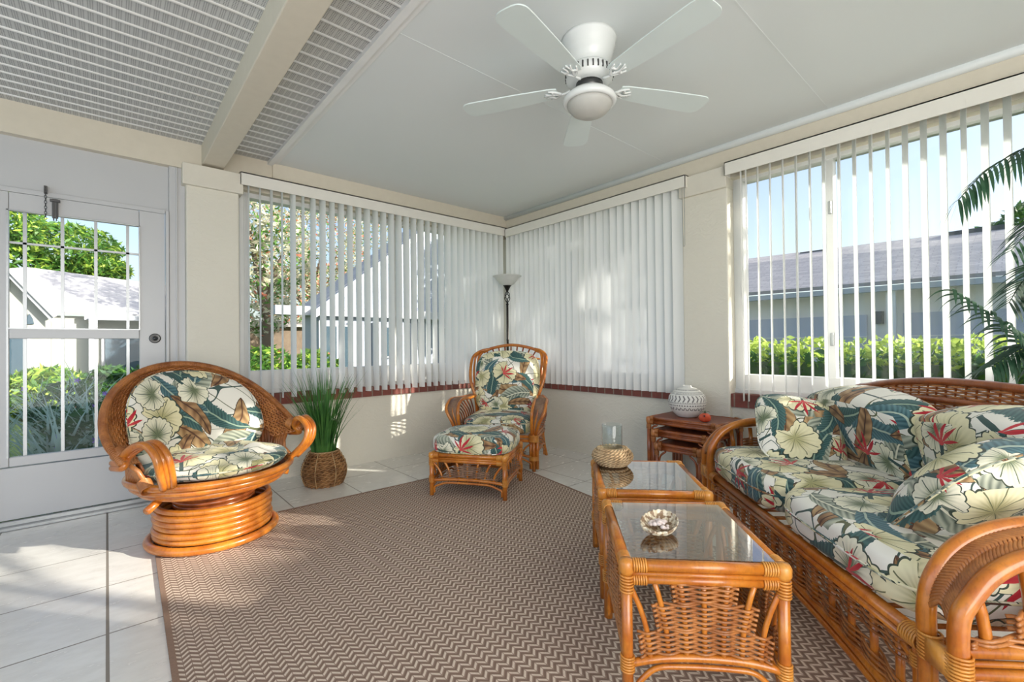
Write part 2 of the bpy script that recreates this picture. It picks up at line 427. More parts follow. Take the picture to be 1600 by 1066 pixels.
# ------------------------------------------------------------------ mesh helpers
class MB:
    def __init__(s): s.v = []; s.f = []; s.uv = None
    def add(s, vs, fs):
        o = len(s.v); s.v += [tuple(v) for v in vs]; s.f += [tuple(i + o for i in f) for f in fs]
    def box(s, lo, hi, mat=None):
        x0, y0, z0 = lo; x1, y1, z1 = hi
        vs = [Vector(p) for p in ((x0, y0, z0), (x1, y0, z0), (x1, y1, z0), (x0, y1, z0), (x0, y0, z1), (x1, y0, z1), (x1, y1, z1), (x0, y1, z1))]
        if mat: vs = [mat @ v for v in vs]
        s.add(vs, [(0, 3, 2, 1), (4, 5, 6, 7), (0, 1, 5, 4), (1, 2, 6, 5), (2, 3, 7, 6), (3, 0, 4, 7)]); return s
    def tube(s, pts, r, seg=8, closed=False, caps=True):
        pts = [Vector(p) for p in pts]; n = len(pts)
        if n < 2: return s
        rs = r if isinstance(r, (list, tuple)) else [r] * n
        T = []
        for i in range(n):
            a = pts[(i - 1) % n] if (closed or i > 0) else pts[0]; b = pts[(i + 1) % n] if (closed or i < n - 1) else pts[-1]
            t = (b - a); T.append(t.normalized() if t.length > 1e-9 else Vector((0, 0, 1)))
        up = Vector((0, 0, 1)) if abs(T[0].z) < .9 else Vector((1, 0, 0))
        nn = (up - T[0] * up.dot(T[0])).normalized(); vs = []
        for i in range(n):
            nn = nn - T[i] * nn.dot(T[i])
            nn = nn.normalized() if nn.length > 1e-6 else Vector((1, 0, 0))
            bb = T[i].cross(nn)
            for k in range(seg):
                a = 2 * math.pi * k / seg; vs.append(pts[i] + (nn * math.cos(a) + bb * math.sin(a)) * rs[i])
        fs = []
        for i in range(n if closed else n - 1):
            j = (i + 1) % n
            for k in range(seg):
                k2 = (k + 1) % seg; fs.append((i * seg + k, i * seg + k2, j * seg + k2, j * seg + k))
        if caps and not closed:
            fs.append(tuple(range(seg))[::-1]); fs.append(tuple((n - 1) * seg + k for k in range(seg)))
        s.add(vs, fs); return s
    def lathe(s, prof, seg=32, c=(0, 0, 0)):
        vs = []; n = len(prof)
        for r, z in prof:
            for k in range(seg):
                a = 2 * math.pi * k / seg; vs.append((c[0] + r * math.cos(a), c[1] + r * math.sin(a), c[2] + z))
        fs = [(i * seg + k, i * seg + (k + 1) % seg, (i + 1) * seg + (k + 1) % seg, (i + 1) * seg + k) for i in range(n - 1) for k in range(seg)]
        if prof[0][0] > 1e-5: fs.append(tuple(range(seg))[::-1])
        if prof[-1][0] > 1e-5: fs.append(tuple((n - 1) * seg + k for k in range(seg)))
        s.add(vs, fs); return s
    def grid(s, fn, nu, nv, closed_u=False):
        vs = [fn(i / nu if closed_u else i / (nu - 1), j / (nv - 1)) for j in range(nv) for i in range(nu)]
        fs = []
        for j in range(nv - 1):
            for i in range(nu if closed_u else nu - 1):
                i2 = (i + 1) % nu; fs.append((j * nu + i, j * nu + i2, (j + 1) * nu + i2, (j + 1) * nu + i))
        s.add(vs, fs); return s
    def prism(s, poly, lo, hi, axis='y'):
        n = len(poly)
        def P(a, b, h): return {'y': (a, h, b), 'x': (h, a, b), 'z': (a, b, h)}[axis]
        vs = [P(a, b, lo) for a, b in poly] + [P(a, b, hi) for a, b in poly]
        s.add(vs, [tuple(range(n)), tuple(range(2 * n - 1, n - 1, -1))] + [(i, i + n, (i + 1) % n + n, (i + 1) % n) for i in range(n)]); return s
    def build(s, name, mat, parent=None, smooth=False, bevel=0, uv=None, solid=0, loc=None, fixn=True):
        me = bpy.data.meshes.new(name); me.from_pydata(s.v, [], s.f); me.update()
        if fixn:
            bm = bmesh.new(); bm.from_mesh(me); bmesh.ops.recalc_face_normals(bm, faces=bm.faces); bm.to_mesh(me); bm.free()
        if s.uv or uv:
            l = me.uv_layers.new(name='UVMap'); f = uv or s.uv
            for p in me.polygons:
                for li in p.loop_indices: l.data[li].uv = f(me.vertices[me.loops[li].vertex_index].co, p.normal)
        o = bpy.data.objects.new(name, me); COL.objects.link(o)
        if mat: me.materials.append(M[mat] if isinstance(mat, str) else mat)
        if smooth: me.shade_smooth()
        if parent: o.parent = parent
        if loc: o.location = loc
        if bevel:
            b = o.modifiers.new('bevel', 'BEVEL'); b.width = bevel; b.segments = 2; b.limit_method = 'ANGLE'
        if solid:
            b = o.modifiers.new('solid', 'SOLIDIFY'); b.thickness = solid; b.offset = 0
        return o

def tag(o, label=None, cat=None, group=None, kind=None):
    if label: o['label'] = label
    if cat: o['category'] = cat
    if group: o['group'] = group
    if kind: o['kind'] = kind
    return o
def empty(name, loc=(0, 0, 0), rz=0):
    o = bpy.data.objects.new(name, None); COL.objects.link(o); o.empty_display_size = .1
    o.location = loc; o.rotation_euler = (0, 0, rz); return o
def struct(o): o['kind'] = 'structure'; return o
def catmull(pts, n=6, closed=False):
    P = [Vector(p) for p in pts]; out = []; m = len(P)
    rng = range(m) if closed else range(m - 1)
    for i in rng:
        p0 = P[(i - 1) % m] if (closed or i > 0) else P[0] * 2 - P[1]
        p1 = P[i]; p2 = P[(i + 1) % m]
        p3 = P[(i + 2) % m] if (closed or i < m - 2) else P[-1] * 2 - P[-2]
        for k in range(n):
            t = k / n
            out.append(.5 * ((2 * p1) + (p2 - p0) * t + (2 * p0 - 5 * p1 + 4 * p2 - p3) * t * t + (3 * p1 - p0 - 3 * p2 + p3) * t ** 3))
    if not closed: out.append(P[-1])
    return out
def circ(c, r, n=32, z=None, ry=None):
    return [(c[0] + r * math.cos(2 * math.pi * k / n), c[1] + (ry or r) * math.sin(2 * math.pi * k / n), c[2] if z is None else z) for k in range(n)]
def wrap(mb, a, b, r, n=6, t=.0035):
    """lashing: rings of thin cane around the axis a-b"""
    a, b = Vector(a), Vector(b); d = (b - a); ax = d.normalized()
    up = Vector((0, 0, 1)) if abs(ax.z) < .9 else Vector((1, 0, 0)); e1 = ax.cross(up).normalized(); e2 = ax.cross(e1)
    for i in range(n):
        c = a + d * ((i + .5) / n)
        mb.tube([c + (e1 * math.cos(q) + e2 * math.sin(q)) * r + ax * t * .3 * math.sin(q) for q in [2 * math.pi * k / 12 for k in range(12)]], t, 5, True)
def bind(root, a, b, r, n=6, t=.0035, mat='binding'):
    m_ = MB(); wrap(m_, a, b, r, n, t); m_.build('binding', mat, root, True)
def weave(mb, P, s_list, ts, r=.0032, amp=.006, sub=3, ext=0):
    """strands in and out of the spokes; P(s,t,off) gives the point"""
    for j, t in enumerate(ts):
        pts = []
        n = len(s_list)
        for i in range(n - 1):
            for k in range(sub):
                q = (i + k / sub); s = s_list[i] + (s_list[i + 1] - s_list[i]) * k / sub
                pts.append(P(s, t, amp * math.cos(math.pi * q + math.pi * j)))
        pts.append(P(s_list[-1], t, amp * math.cos(math.pi * (n - 1) + math.pi * j)))
        mb.tube(pts, r, 6)
def boxuv(scale=1, off=(0, 0)):
    def f(co, no):
        ax, ay, az = abs(no.x), abs(no.y), abs(no.z)
        if az >= ax and az >= ay: u, v = co.x, co.y
        elif ay >= ax: u, v = co.x, co.z + co.y * .0
        else: u, v = co.y, co.z
        return (u * scale + off[0], v * scale + off[1])
    return f
def cushion(name, size, parent, loc=(0, 0, 0), rot=(0, 0, 0), k=5, crown=.2, off=(0, 0), n=14, piping=True, shape=None, mat='fabric', pinch=0, weltz=None):
    sx, sy, sz = [v / 2 for v in size]; mb = MB(); key = {}; uvs = {}
    def mapp(p):
        x, y, z = p; m_ = max(abs(x), abs(y), abs(z)); nk = (abs(x) ** k + abs(y) ** k + abs(z) ** k) ** (1 / k)
        f = m_ / nk; x, y, z = x * f, y * f, z * f
        if pinch:
            e = 1 - pinch * max(0, (abs(x) ** 2 + abs(y) ** 2 - .55)) ; ex = max(.12, e)
            z *= ex
            cpl = 1 + .06 * (abs(x * y)) ** 2; x *= cpl - .05 * (1 - abs(y) ** 2) * abs(x); y *= cpl - .05 * (1 - abs(x) ** 2) * abs(y)
        z *= 1 + crown * (1 - x * x) * (1 - y * y)
        v = Vector((x * sx, y * sy, z * sz))
        if shape: v = shape(v)
        return v
    fl = []
    for ax in range(3):
        for sg in (-1, 1):
            g = []
            for j in range(n + 1):
                row = []
                for i in range(n + 1):
                    a, b = -1 + 2 * i / n, -1 + 2 * j / n
                    a, b = math.sin(a * math.pi / 2) * .5 + a * .5, math.sin(b * math.pi / 2) * .5 + b * .5
                    p = [0, 0, 0]; p[ax] = sg; p[(ax + 1) % 3] = a; p[(ax + 2) % 3] = b
                    kk = tuple(round(q, 5) for q in p)
                    if kk not in key: key[kk] = len(mb.v); mb.v.append(tuple(mapp(p)))
                    row.append((key[kk], p))
                g.append(row)
            for j in range(n):
                for i in range(n):
                    q = [g[j][i], g[j][i + 1], g[j + 1][i + 1], g[j + 1][i]]
                    if sg < 0: q = q[::-1]
                    mb.f.append(tuple(a for a, _ in q)); uvs[len(mb.f) - 1] = [(p, ax) for _, p in q]
    me = bpy.data.meshes.new(name); me.from_pydata(mb.v, [], mb.f); me.update()
    l = me.uv_layers.new(name='UVMap')
    for pi, poly in enumerate(me.polygons):
        for li, (p, ax) in zip(poly.loop_indices, uvs[pi]):
            x, y, z = p[0] * sx, p[1] * sy, p[2] * sz
            if ax == 2: uv = (x, y)
            elif ax == 1: uv = (x, z + (p[1] * sy + sz) * (1 if p[1] > 0 else 1) if p[1] > 0 else -sy - sz + z)
            else: uv = ((sx + sz - z) * (1 if p[0] > 0 else -1) , y)
            l.data[li].uv = (uv[0] + off[0], uv[1] + off[1])
    o = bpy.data.objects.new(name, me); COL.objects.link(o); me.materials.append(M[mat]); me.shade_smooth()
    o.location = loc; o.rotation_euler = rot
    if parent: o.parent = parent
    if piping:
        wz = weltz if weltz is not None else [.62]
        pm = MB()
        for z0 in wz:
            ring = []
            for q in range(64):
                a = 2 * math.pi * q / 64; c, s_ = math.cos(a), math.sin(a); mx_ = max(abs(c), abs(s_)); ring.append(mapp((c / mx_, s_ / mx_, z0)))
            pm.tube(ring, .0055, 6, True)
        pm.build('piping', mat, o, True, uv=boxuv(1, off))
    return o

def pole(mb, pts, r, seg=12, n=6): mb.tube(catmull(pts, n), r, seg)

# ================================================================== SETTING
YA, XB, ZC = 4.35, 3.75, 2.75
# floor and ground
struct(MB().box((-3.2, -2.6, -.1), (3.95, 4.5, 0)).build('floor', 'tile'))
MB_l = MB().box((-60, -60, -.4), (60, 60, -.2)); tag(MB_l.build('lawn', 'lawn'), kind='structure')
struct(MB().box((-9, -12, -.2), (-3.2, 4.3, -.12)).build('patio', 'concrete'))

# wall_left : stucco below the window, pier, header
mb = MB()
mb.box((.60, YA, 0), (4.05, YA + .2, .66)); mb.build_ = None
wl = struct(mb.build('wall_left', 'wall'))
mb = MB().box((.46, YA - .05, 0), (.82, YA + .2, 2.44)); struct(mb.build('wall_pier_left', 'wall', bevel=.012))
mb = MB().box((.435, YA - .085, 2.415), (.845, YA + .2, 2.58)); struct(mb.build('trim_1', 'wall_smooth', bevel=.006))
mb = MB().box((-3.2, YA - .02, 2.55), (.60, YA + .2, 2.80)).box((.60, YA, 2.48), (4.05, YA + .2, 2.80)); struct(mb.build('wall_left_header', 'header'))
mb = MB().box((1.08, YA - .03, 2.62), (XB, YA + .01, 2.75)); struct(mb.build('trim_2', 'header', bevel=.004))
# wall_right
mb = MB(); mb.box((XB, -2.6, 0), (XB + .2, YA, .66)); struct(mb.build('wall_right', 'wall'))
mb = MB().box((XB - .04, 1.58, 0), (XB + .2, 1.965, 2.42)); struct(mb.build('wall_pier_right', 'wall', bevel=.012))
mb = MB().box((XB - .07, 1.575, 2.39), (XB + .2, 1.975, 2.56)); struct(mb.build('trim_3', 'wall_smooth', bevel=.006))
mb = MB().box((XB, -2.6, 2.47), (XB + .2, YA, 2.80)); struct(mb.build('wall_right_header', 'header'))
mb = MB().tube([(XB - .01, -2.5, 2.735), (XB - .01, YA, 2.735)], .03, 12); struct(mb.build('trim_4', 'ceiling', smooth=True))
mb = MB().box((XB, 4.22, .66), (XB + .2, YA + .2, 2.5)); struct(mb.build('wall_corner', 'wall_smooth'))
# off camera house wall behind the viewer
struct(MB().box((-3.2, -2.8, -.1), (3.95, -2.6, 2.8)).build('wall_back', 'wall_smooth'))
# ceiling
struct(MB().box((1.06, -2.6, ZC), (3.95, YA + .2, ZC + .12)).build('ceiling', 'ceiling'))
mb = MB().box((1.045, -2.6, ZC - .018), (1.085, YA, ZC + .02)).box((1.085, -2.6, ZC - .006), (1.12, YA, ZC + .01)); struct(mb.build('trim_5', 'soffit_rib'))
mb = MB()
for yy in (.89, 2.11): mb.box((1.1, yy - .004, ZC - .0012), (XB, yy + .004, ZC + .002))
struct(mb.build('trim_6', 'ceiling'))
sf = struct(MB().box((-3.2, -2.6, 2.762), (1.06, YA, 2.88)).build('ceiling_soffit', 'soffit'))
mb = MB(); k = 0
while 4.35 - k * .1085 > -2.5:
    y = 4.35 - k * .1085 - .008
    if k: mb.tube([(-3.2, y, 2.762), (1.05, y, 2.762)], .009, 6)
    k += 1
struct(mb.build('trim_7', 'soffit_rib', smooth=True))
struct(MB().box((.565, -2.6, 2.60), (.715, YA, 2.78)).build('trim_beam', 'header', bevel=.006))
# exterior eaves (the roof overhangs that shade the walls)
struct(MB().box((-3.4, -2.9, 2.885), (4.8, 5.0, 2.98)).box((3.96, -2.9, 2.80), (4.8, 5.0, 2.884)).build('roof', 'white'))

# ---- brick sills
def buv(axis): return lambda co, no: ((co.x if axis == 'x' else co.y) + 10, co.z + .03)
struct(MB().box((.845, YA - .03, .655), (3.72, YA + .12, .75)).build('trim_8', 'brick', uv=buv('x')))
struct(MB().box((XB - .03, 1.97, .655), (XB + .12, 4.32, .735)).build('trim_9', 'brick', uv=buv('y')))
struct(MB().box((XB - .03, -2.5, .64), (XB + .12, 1.575, .745)).build('trim_10', 'brick', uv=buv('y')))

# ---- windows
def window(name, axis, a0, a1, z0, z1, mull=(), sill=.14, fw=.075):
    """axis x: in wall_left running along x; axis y: in wall_right"""
    D = (YA if axis == 'x' else XB) + .07
    def bx(mb, s0, s1, d0, d1, q0, q1):
        return mb.box((s0, d0, q0), (s1, d1, q1)) if axis == 'x' else mb.box((d0, s0, q0), (d1, s1, q1))
    root = empty(name, (0, 0, 0)); struct(root)
    mb = MB()
    bx(mb, a0, a0 + fw, D, D + .1, z0, z1); bx(mb, a1 - fw, a1, D, D + .1, z0, z1)
    bx(mb, a0 + fw, a1 - fw, D + .001, D + .1, z0, z0 + sill); bx(mb, a0 + fw, a1 - fw, D + .001, D + .1, z1 - .05, z1)
    bx(mb, a0 + fw * .45, a0 + fw * .55, D - .008, D - .001, z0 + .04, z1); bx(mb, a0, a1, D - .02, D - .001, z0, z0 + .035)
    mb.build('window_frame', 'white', root, bevel=.004)
    for m_ in mull:
        mb = MB(); bx(mb, m_ - .035, m_ + .035, D + .005, D + .085, z0 + .06, z1 - .04); mb.build('window_stile', 'white', root, bevel=.004)
    edges = [a0 + fw] + list(mull) + [a1 - fw]
    for i in range(len(edges) - 1):
        mb = MB(); bx(mb, edges[i], edges[i + 1], D + .05, D + .054, z0 + sill - .02, z1 - .03); mb.build('window_pane', 'pane', root)
    return root
w1 = window('window_1', 'x', .84, 3.72, .75, 2.49, (2.28,), .2)
w2 = window('window_2', 'y', 1.965, 4.24, .735, 2.49, (3.1,), .2)
w3 = window('window_3', 'y', -2.4, 1.58, .745, 2.49, (.93, -.45), .15)
for z in (1.12, 2.05):
    mb = MB().box((XB + .055, .905, z), (XB + .075, .925, z + .09)); mb.build('window_latch', 'alu', w3, bevel=.004)

# ---- door
dr = struct(empty('door_1', (0, 0, 0)))
mb = MB().box((-1.4, YA + .04, 2.2), (.36, YA + .1, 2.56)).box((.36, YA + .002, 0), (.46, YA + .1, 2.56)).box((-.56, YA + .0, 0), (-.535, YA + .1, 2.19)).box((.338, YA - .010, .0), (.358, YA + .05, 2.2)).box((.40, YA - .012, .0), (.41, YA + .001, 2.55))
mb.box((-1.4, YA + .025, 2.182), (.337, YA + .039, 2.215)).box((-3.2, YA + .05, 0), (-.565, YA + .12, 2.19))
mb.build('door_frame', 'door_white', dr, bevel=.003)
mb = MB()
mb.box((-.53, YA + .02, .395), (-.475, YA + .06, 2.18)).box((.182, YA + .02, .395), (.335, YA + .06, 2.18)).box((-.474, YA + .021, 2.06), (.181, YA + .06, 2.18))
mb.box((-.474, YA + .015, 1.225), (.181, YA + .055, 1.295)).box((-.474, YA + .021, .395), (.181, YA + .06, .455)).box((-.53, YA + .02, .052), (.335, YA + .065, .388))
mb.build('door_panel', 'door_white', dr, bevel=.004)
mb = MB()
for x in (-.405, -.227, -.057, .117): mb.box((x - .009, YA + .045, .455), (x + .009, YA + .06, 2.06))
for z in (1.855, ): mb.box((-.475, YA + .045, z - .007), (.182, YA + .06, z + .007))
mb.build('muntin', M['alu'], dr)
MB().box((-.48, YA + .07, .44), (.19, YA + .074, 2.07)).build('door_glass', 'pane', dr)
mb = MB().box((-.485, YA + .012, .45), (-.475, YA + .022, 2.065)).box((.178, YA + .012, 1.29), (.186, YA + .022, 2.065)).box((-.485, YA + .012, 2.058), (.186, YA + .022, 2.066)).box((-.475, YA + .01, 1.288), (.182, YA + .02, 1.296)); mb.build('glazing_bead', 'alu', dr)
mb = MB(); mt = Matrix.Translation((.272, YA + .02, 1.228)) @ Matrix.Rotation(R(90), 4, 'X')
mb.lathe([(.0, 0), (.036, 0), (.036, .006), (.028, .009), (.022, .006), (.014, .006), (.013, .016), (0, .018)], 24)
mb.v = [tuple(mt @ Vector(v)) for v in mb.v]; mb.build('door_lock', 'steel', dr, True)
mb = MB().box((-.275, YA + .0, 2.04), (-.245, YA + .02, 2.17)).box((-.285, YA - .01, 2.15), (-.235, YA + .02, 2.165)).box((-.27, YA - .006, 2.02), (-.263, YA + .003, 2.15)).box((-.256, YA - .006, 2.02), (-.25, YA + .003, 2.15)); mb.build('door_closer', 'steel', dr, bevel=.002)
mb = MB()
for i in range(12):
    c = Vector((-.305, YA + .0, 2.23 - i * .018)); mb.tube([c + Vector(((.006 if i % 2 else .001) * math.cos(a), (.001 if i % 2 else .006) * math.cos(a), .012 * math.sin(a))) for a in [k * math.pi / 4 for k in range(8)]], .0018, 5, True)
mb.box((-.313, YA + .0, 2.2), (-.297, YA + .03, 2.25)); mb.build('safety_chain', 'steel', dr)
mb = MB().box((-1.2, YA - .05, 0), (.44, YA + .03, .022)).box((-1.2, YA - .01, 0.02), (.40, YA + .02, .05)); mb.build('threshold', 'alu', dr, bevel=.004)

# ================================================================== BLINDS
def blind(name, label, axis, a0, a1, z_top, z_bot, vanes, plane, group=None):
    """vanes: list of (position, angle)  angle 0 = flat in the wall plane"""
    root = empty(name, (a0, plane, 0) if axis == 'x' else (plane, a0, 0)); tag(root, label, 'blind')
    ox, oy = root.location.x, root.location.y
    def bx(mb, s0, s1, d0, d1, q0, q1):
        return mb.box((s0 - ox, d0 - oy, q0), (s1 - ox, d1 - oy, q1)) if axis == 'x' else mb.box((d0 - ox, s0 - oy, q0), (d1 - ox, s1 - oy, q1))
    wall = YA if axis == 'x' else XB
    mb = MB(); lo, hi = min(a0, a1), max(a0, a1)
    bx(mb, lo, hi, wall - .1, wall - .09, z_top - .105, z_top); bx(mb, lo, hi, wall - .1, wall - .0, z_top - .012, z_top)
    if axis == 'x': bx(mb, lo, lo + .008, wall - .1, wall, z_top - .105, z_top)
    else: bx(mb, lo, lo + .008, wall - .1, wall, z_top - .105, z_top); bx(mb, hi - .008, hi, wall - .1, wall, z_top - .105, z_top)
    mb.build('valance', 'valance', root, bevel=.002)
    mb = MB(); bx(mb, lo + .02, hi - .02, plane - .02, plane + .02, z_top - .06, z_top - .02); mb.build('headrail', 'white', root)
    for (s, ang) in vanes:
        w = .089; sw = random.uniform(-1, 1) * R(1.2)
        def fn(u, v):
            q = (u - .5) * w; bow = .011 * (1 - (2 * u - 1) ** 2); lean = (1 - v) * sw * .05
            c_, s_ = math.cos(ang), math.sin(ang)
            al = q * c_ - bow * s_ + lean; dp = q * s_ + bow * c_
            z = z_bot + (z_top - .055 - z_bot) * v
            return (s + al - ox, plane + dp - oy, z) if axis == 'x' else (plane + dp - ox, s + al - oy, z)
        mb = MB().grid(fn, 7, 2)
        mb.build('vane', 'vane', root, True, fixn=False)
    return root
# left blind: spacing .0855 ; the slats turn from edge-on at the left to shut at the corner
va = []
rr = random.Random(8)
lead = [80, 80, 88, 81, 106, 88]
for i in range(33):
    va.append((.892 + i * .0853, R(lead[i] if i < 6 else 106 + rr.uniform(-3, 3) - (8 if i in (20, 21) else 0) + (5 if i > 22 else 0))))
bl1 = blind('vertical_blind', 'white vertical blind half open on the window left of the corner', 'x', .82, 3.70, 2.595, .715, va, YA - .055)
vb = []
rr = random.Random(3)
for i in range(28):
    s = 2.0 + i * .0815
    vb.append((s, R(-24 + rr.uniform(-6, 6)) if i not in (9, 13) else R(-2)))
bl2 = blind('vertical_blind', 'white vertical blind shut over the sunlit window right of the corner', 'y', 1.90, 4.23, 2.575, .715, vb, XB - .055)
vc = []; s = 1.433; i = 0
while s > -1.2:
    vc.append((s, R((66 if s > -.1 else 128) + rr.uniform(-4, 4)))); s -= .0858; i += 1
bl3 = blind('vertical_blind', 'white vertical blind turned open on the window behind the sofa', 'y', 1.575, -1.6, 2.575, .70, [(1.47, R(70))] + vc, XB - .06)
# curtain cord and wand
mb = MB().tube([(XB - .09, 1.935, 2.5), (XB - .09, 1.93, 1.98), (XB - .09, 1.925, 1.965), (XB - .09, 1.915, 1.98), (XB - .09, 1.912, 2.5)], .002, 5); mb.build('pull_cord', 'alu', None)
for o in [bpy.data.objects['pull_cord']]: o.parent = bl2; o.matrix_parent_inverse = Matrix.Translation(-Vector(bl2.location))

# ================================================================== RATTAN FURNITURE
def fan_panel(root, O, X, width, z_top, z_end, z_mid, nspk=7, nrm=None, prof=(.3, .5, .82, 1, .82, .5, .3), wmat='wicker', arch=.012, r_sp=.0085, dz=.0076, top_fn=None, second=True, flare=.3, amp=.010, fill=None):
    """wicker panel between two legs. O origin (left leg axis at z=0), X unit direction"""
    O, X = Vector(O), Vector(X); Nn = Vector((X.y, -X.x, 0))
    def arcz(s): q = 2 * s / width - 1; return z_mid + (z_end - z_mid) * abs(q) ** 2.6
    def topz(s): return top_fn(s) if top_fn else z_top
    def P(s, z, off=0): return O + X * s + Nn * off + Vector((0, 0, z))
    a = MB(); m_ = 14
    a.tube([P(width * i / m_, arcz(width * i / m_)) for i in range(m_ + 1)], arch, 10)
    if second:
        pts = [P(.022, .02), P(.024, z_end * .55), P(.05, z_end - .035)] + [P(width * t, arcz(width * t) - .027) for t in (.2, .35, .5, .65, .8)] + [P(width - .05, z_end - .035), P(width - .024, z_end * .55), P(width - .022, .02)]
        a.tube(catmull(pts, 4), arch * .72, 8)
    a.build('arch_rail', 'rattan', root, True)
    sp = MB(); n = nspk; base = [width * (.5 + (i - (n - 1) / 2) / (n) * .82) for i in range(n)]
    def spx(i, h):  # lateral position of spoke i at height fraction h
        q = (base[i] / width - .5) * 2
        return base[i] + q * abs(q) ** .3 * .24 * width * h ** 2
    for i in range(n):
        pts = []
        for k in range(7):
            h = k / 6; s = spx(i, h); z = arcz(base[i]) + (topz(s) - arcz(base[i])) * h
            if s < -.004 or s > width + .004: break
            pts.append(P(s, z))
        sp.tube(pts, r_sp, 7)
    sp.build('spoke', 'rattan', root, True)
    wv = MB(); hmax = topz(width / 2) - z_mid
    rows = int(hmax / dz)
    if fill: pr_ = fill
    else: pr_ = prof
    for j in range(rows):
        h = (j + .6) / rows
        on = [i for i in range(n) if pr_[i] >= h]
        if len(on) < 1: continue
        i0, i1 = on[0], on[-1]
        s_l = [spx(i, h) for i in range(i0, i1 + 1)]
        ext = .03 * (1 if i0 > 0 else 1)
        s_l = [max(s_l[0] - ext, .004)] + s_l + [min(s_l[-1] + ext, width - .004)]
        def PP(s, t, off, h=h):
            zz = arcz(min(max(s, 0), width)); return P(s, zz + .012 + (topz(s) - zz - .016) * h, off)
        weave(wv, PP, s_l, [0], .0046, amp * (1 if j % 2 == 0 else -1), 4)
    wv.build('woven_panel', wmat, root, True)

def ottoman_like(name, label, cat, loc, rz, W, D, H, glass_top=False, prof=(.34, .72, 1, 1, 1, .72, .34), wm='wicker', group=None):
    root = empty(name, loc, rz); tag(root, label, cat, group)
    hw, hd = W / 2, D / 2; r = .0165
    for sx in (-1, 1):
        for sy in (-1, 1):
            MB().tube([(sx * hw, sy * hd, .0), (sx * hw, sy * hd, H - .03)], [r * 1.08] + [r], 14).build('leg', 'rattan', root, True)
    mb = MB(); zt = H - .018
    for zz, rr_ in ((zt, .0175), (zt - .042, .0135), (zt - .024, .008)):
        o = .004 if rr_ < .01 else 0
        for sy in (-1, 1): mb.tube([(-hw, sy * (hd + o), zz), (hw, sy * (hd + o), zz)], rr_, 12)
        for sx in (-1, 1): mb.tube([(sx * (hw + o), -hd, zz), (sx * (hw + o), hd, zz)], rr_, 12)
    mb.build('top_rail', 'rattan', root, True)
    for sx in (-1, 1):
        for sy in (-1, 1):
            bd = MB(); c = Vector((sx * hw, sy * hd, 0))
            wrap(bd, c + Vector((0, 0, H - .1)), c + Vector((0, 0, H - .045)), r + .003, 6)
            wrap(bd, (c.x - sx * .022, c.y, zt - .021), (c.x - sx * .065, c.y, zt - .021), .033, 6, .005) if 0 else None
            for zz in (zt, zt - .042):
                wrap(bd, (c.x - sx * .018, c.y, zz), (c.x - sx * .06, c.y, zz), .0185 if zz == zt else .0155, 6)
                wrap(bd, (c.x, c.y - sy * .018, zz), (c.x, c.y - sy * .06, zz), .0185 if zz == zt else .0155, 6)
            bd.lathe([(0, -.03), (.018, -.028), (.0235, -.015), (.0235, .008), (.018, .018), (0, .021)], 12, (c.x, c.y, zt))
            bind(root, c + Vector((0, 0, H * .30)), c + Vector((0, 0, H * .30 + .05)), r + .003, 6)
            bd.build('binding', 'binding', root, True)
    zm, ze = H * .40, H * .34
    for (O, X, w) in (((-hw, -hd, 0), (1, 0, 0), W), ((hw, -hd, 0), (0, 1, 0), D), ((hw, hd, 0), (-1, 0, 0), W), ((-hw, hd, 0), (0, -1, 0), D)):
        fan_panel(root, O, X, w, H - .062, ze, zm, 7, prof=prof, wmat=wm)
    if glass_top:
        g = MB().box((-hw + .014, -hd + .014, H - .012), (hw - .014, hd - .014, H - .003)); g.build('glass_top', 'tableglass', root)
    return root

near_t = ottoman_like('side_table', 'rattan glass-topped side table holding the scallop shell, nearest the viewer', 'side table', (1.5325, .835, .0096), R(-47), .455, .525, .485, True)
far_t = ottoman_like('side_table', 'rattan glass-topped side table holding the glass hurricane candle holder', 'side table', (2.022, 1.29, .0096), R(-48), .455, .525, .487, True)
X_o = Vector((.564, -.826, 0)); Y_o = Vector((.826, .564, 0)); oc = Vector((1.856, 3.053, 0)) + X_o * .3 + Y_o * .25
ott = ottoman_like('ottoman', 'rattan ottoman with tropical print cushion in front of the corner armchair', 'ottoman', (oc.x, oc.y, .0096), R(-55.7), .58, .50, .325, False, (.15, .5, .75, 1, .75, .5, .15), 'pale_wicker')
cushion('seat_cushion', (.63, .56, .15), ott, (0, 0, .385), (0, 0, 0), 4.5, .35, (.42, .13), weltz=[-.75])

# ---- small things on the tables
t = empty('shell_dish', (1.435, .858, .4985), R(20)); tag(t, 'mottled scallop shell filled with white pebbles on the near glass table', 'shell')
mb = MB()
def sh(u, v):
    a = u * 2 * math.pi; rib = 1 + .015 * math.cos(a * 20) * v + .08 * math.cos(a * 2 + 1); rr_ = .075 * math.sin(v * math.pi / 2) * rib * (1.0 if math.cos(a) > -.8 else .9)
    return (rr_ * 1.15 * math.cos(a), rr_ * .8 * math.sin(a), .036 * (1 - math.cos(v * math.pi / 2)) + .0015 * math.cos(a * 20) * v + .010 * math.cos(a - .6) * v)
mb.grid(sh, 96, 9, True).build('shell', 'shell', t, True, solid=.004)
mb = MB(); rr = random.Random(5)
for i in range(34):
    a = rr.uniform(0, 6.28); q = rr.uniform(0, .038); s_ = rr.uniform(.006, .011)
    mb.lathe([(0, -s_ * .7), (s_ * .8, -s_ * .4), (s_, 0), (s_ * .7, s_ * .5), (0, s_ * .7)], 7, (q * math.cos(a) * 1.2, q * math.sin(a) * .85, .022 + (.038 - q) * .25))
mb.build('pebble_fill', 'pebble', t, True)['kind'] = 'stuff'

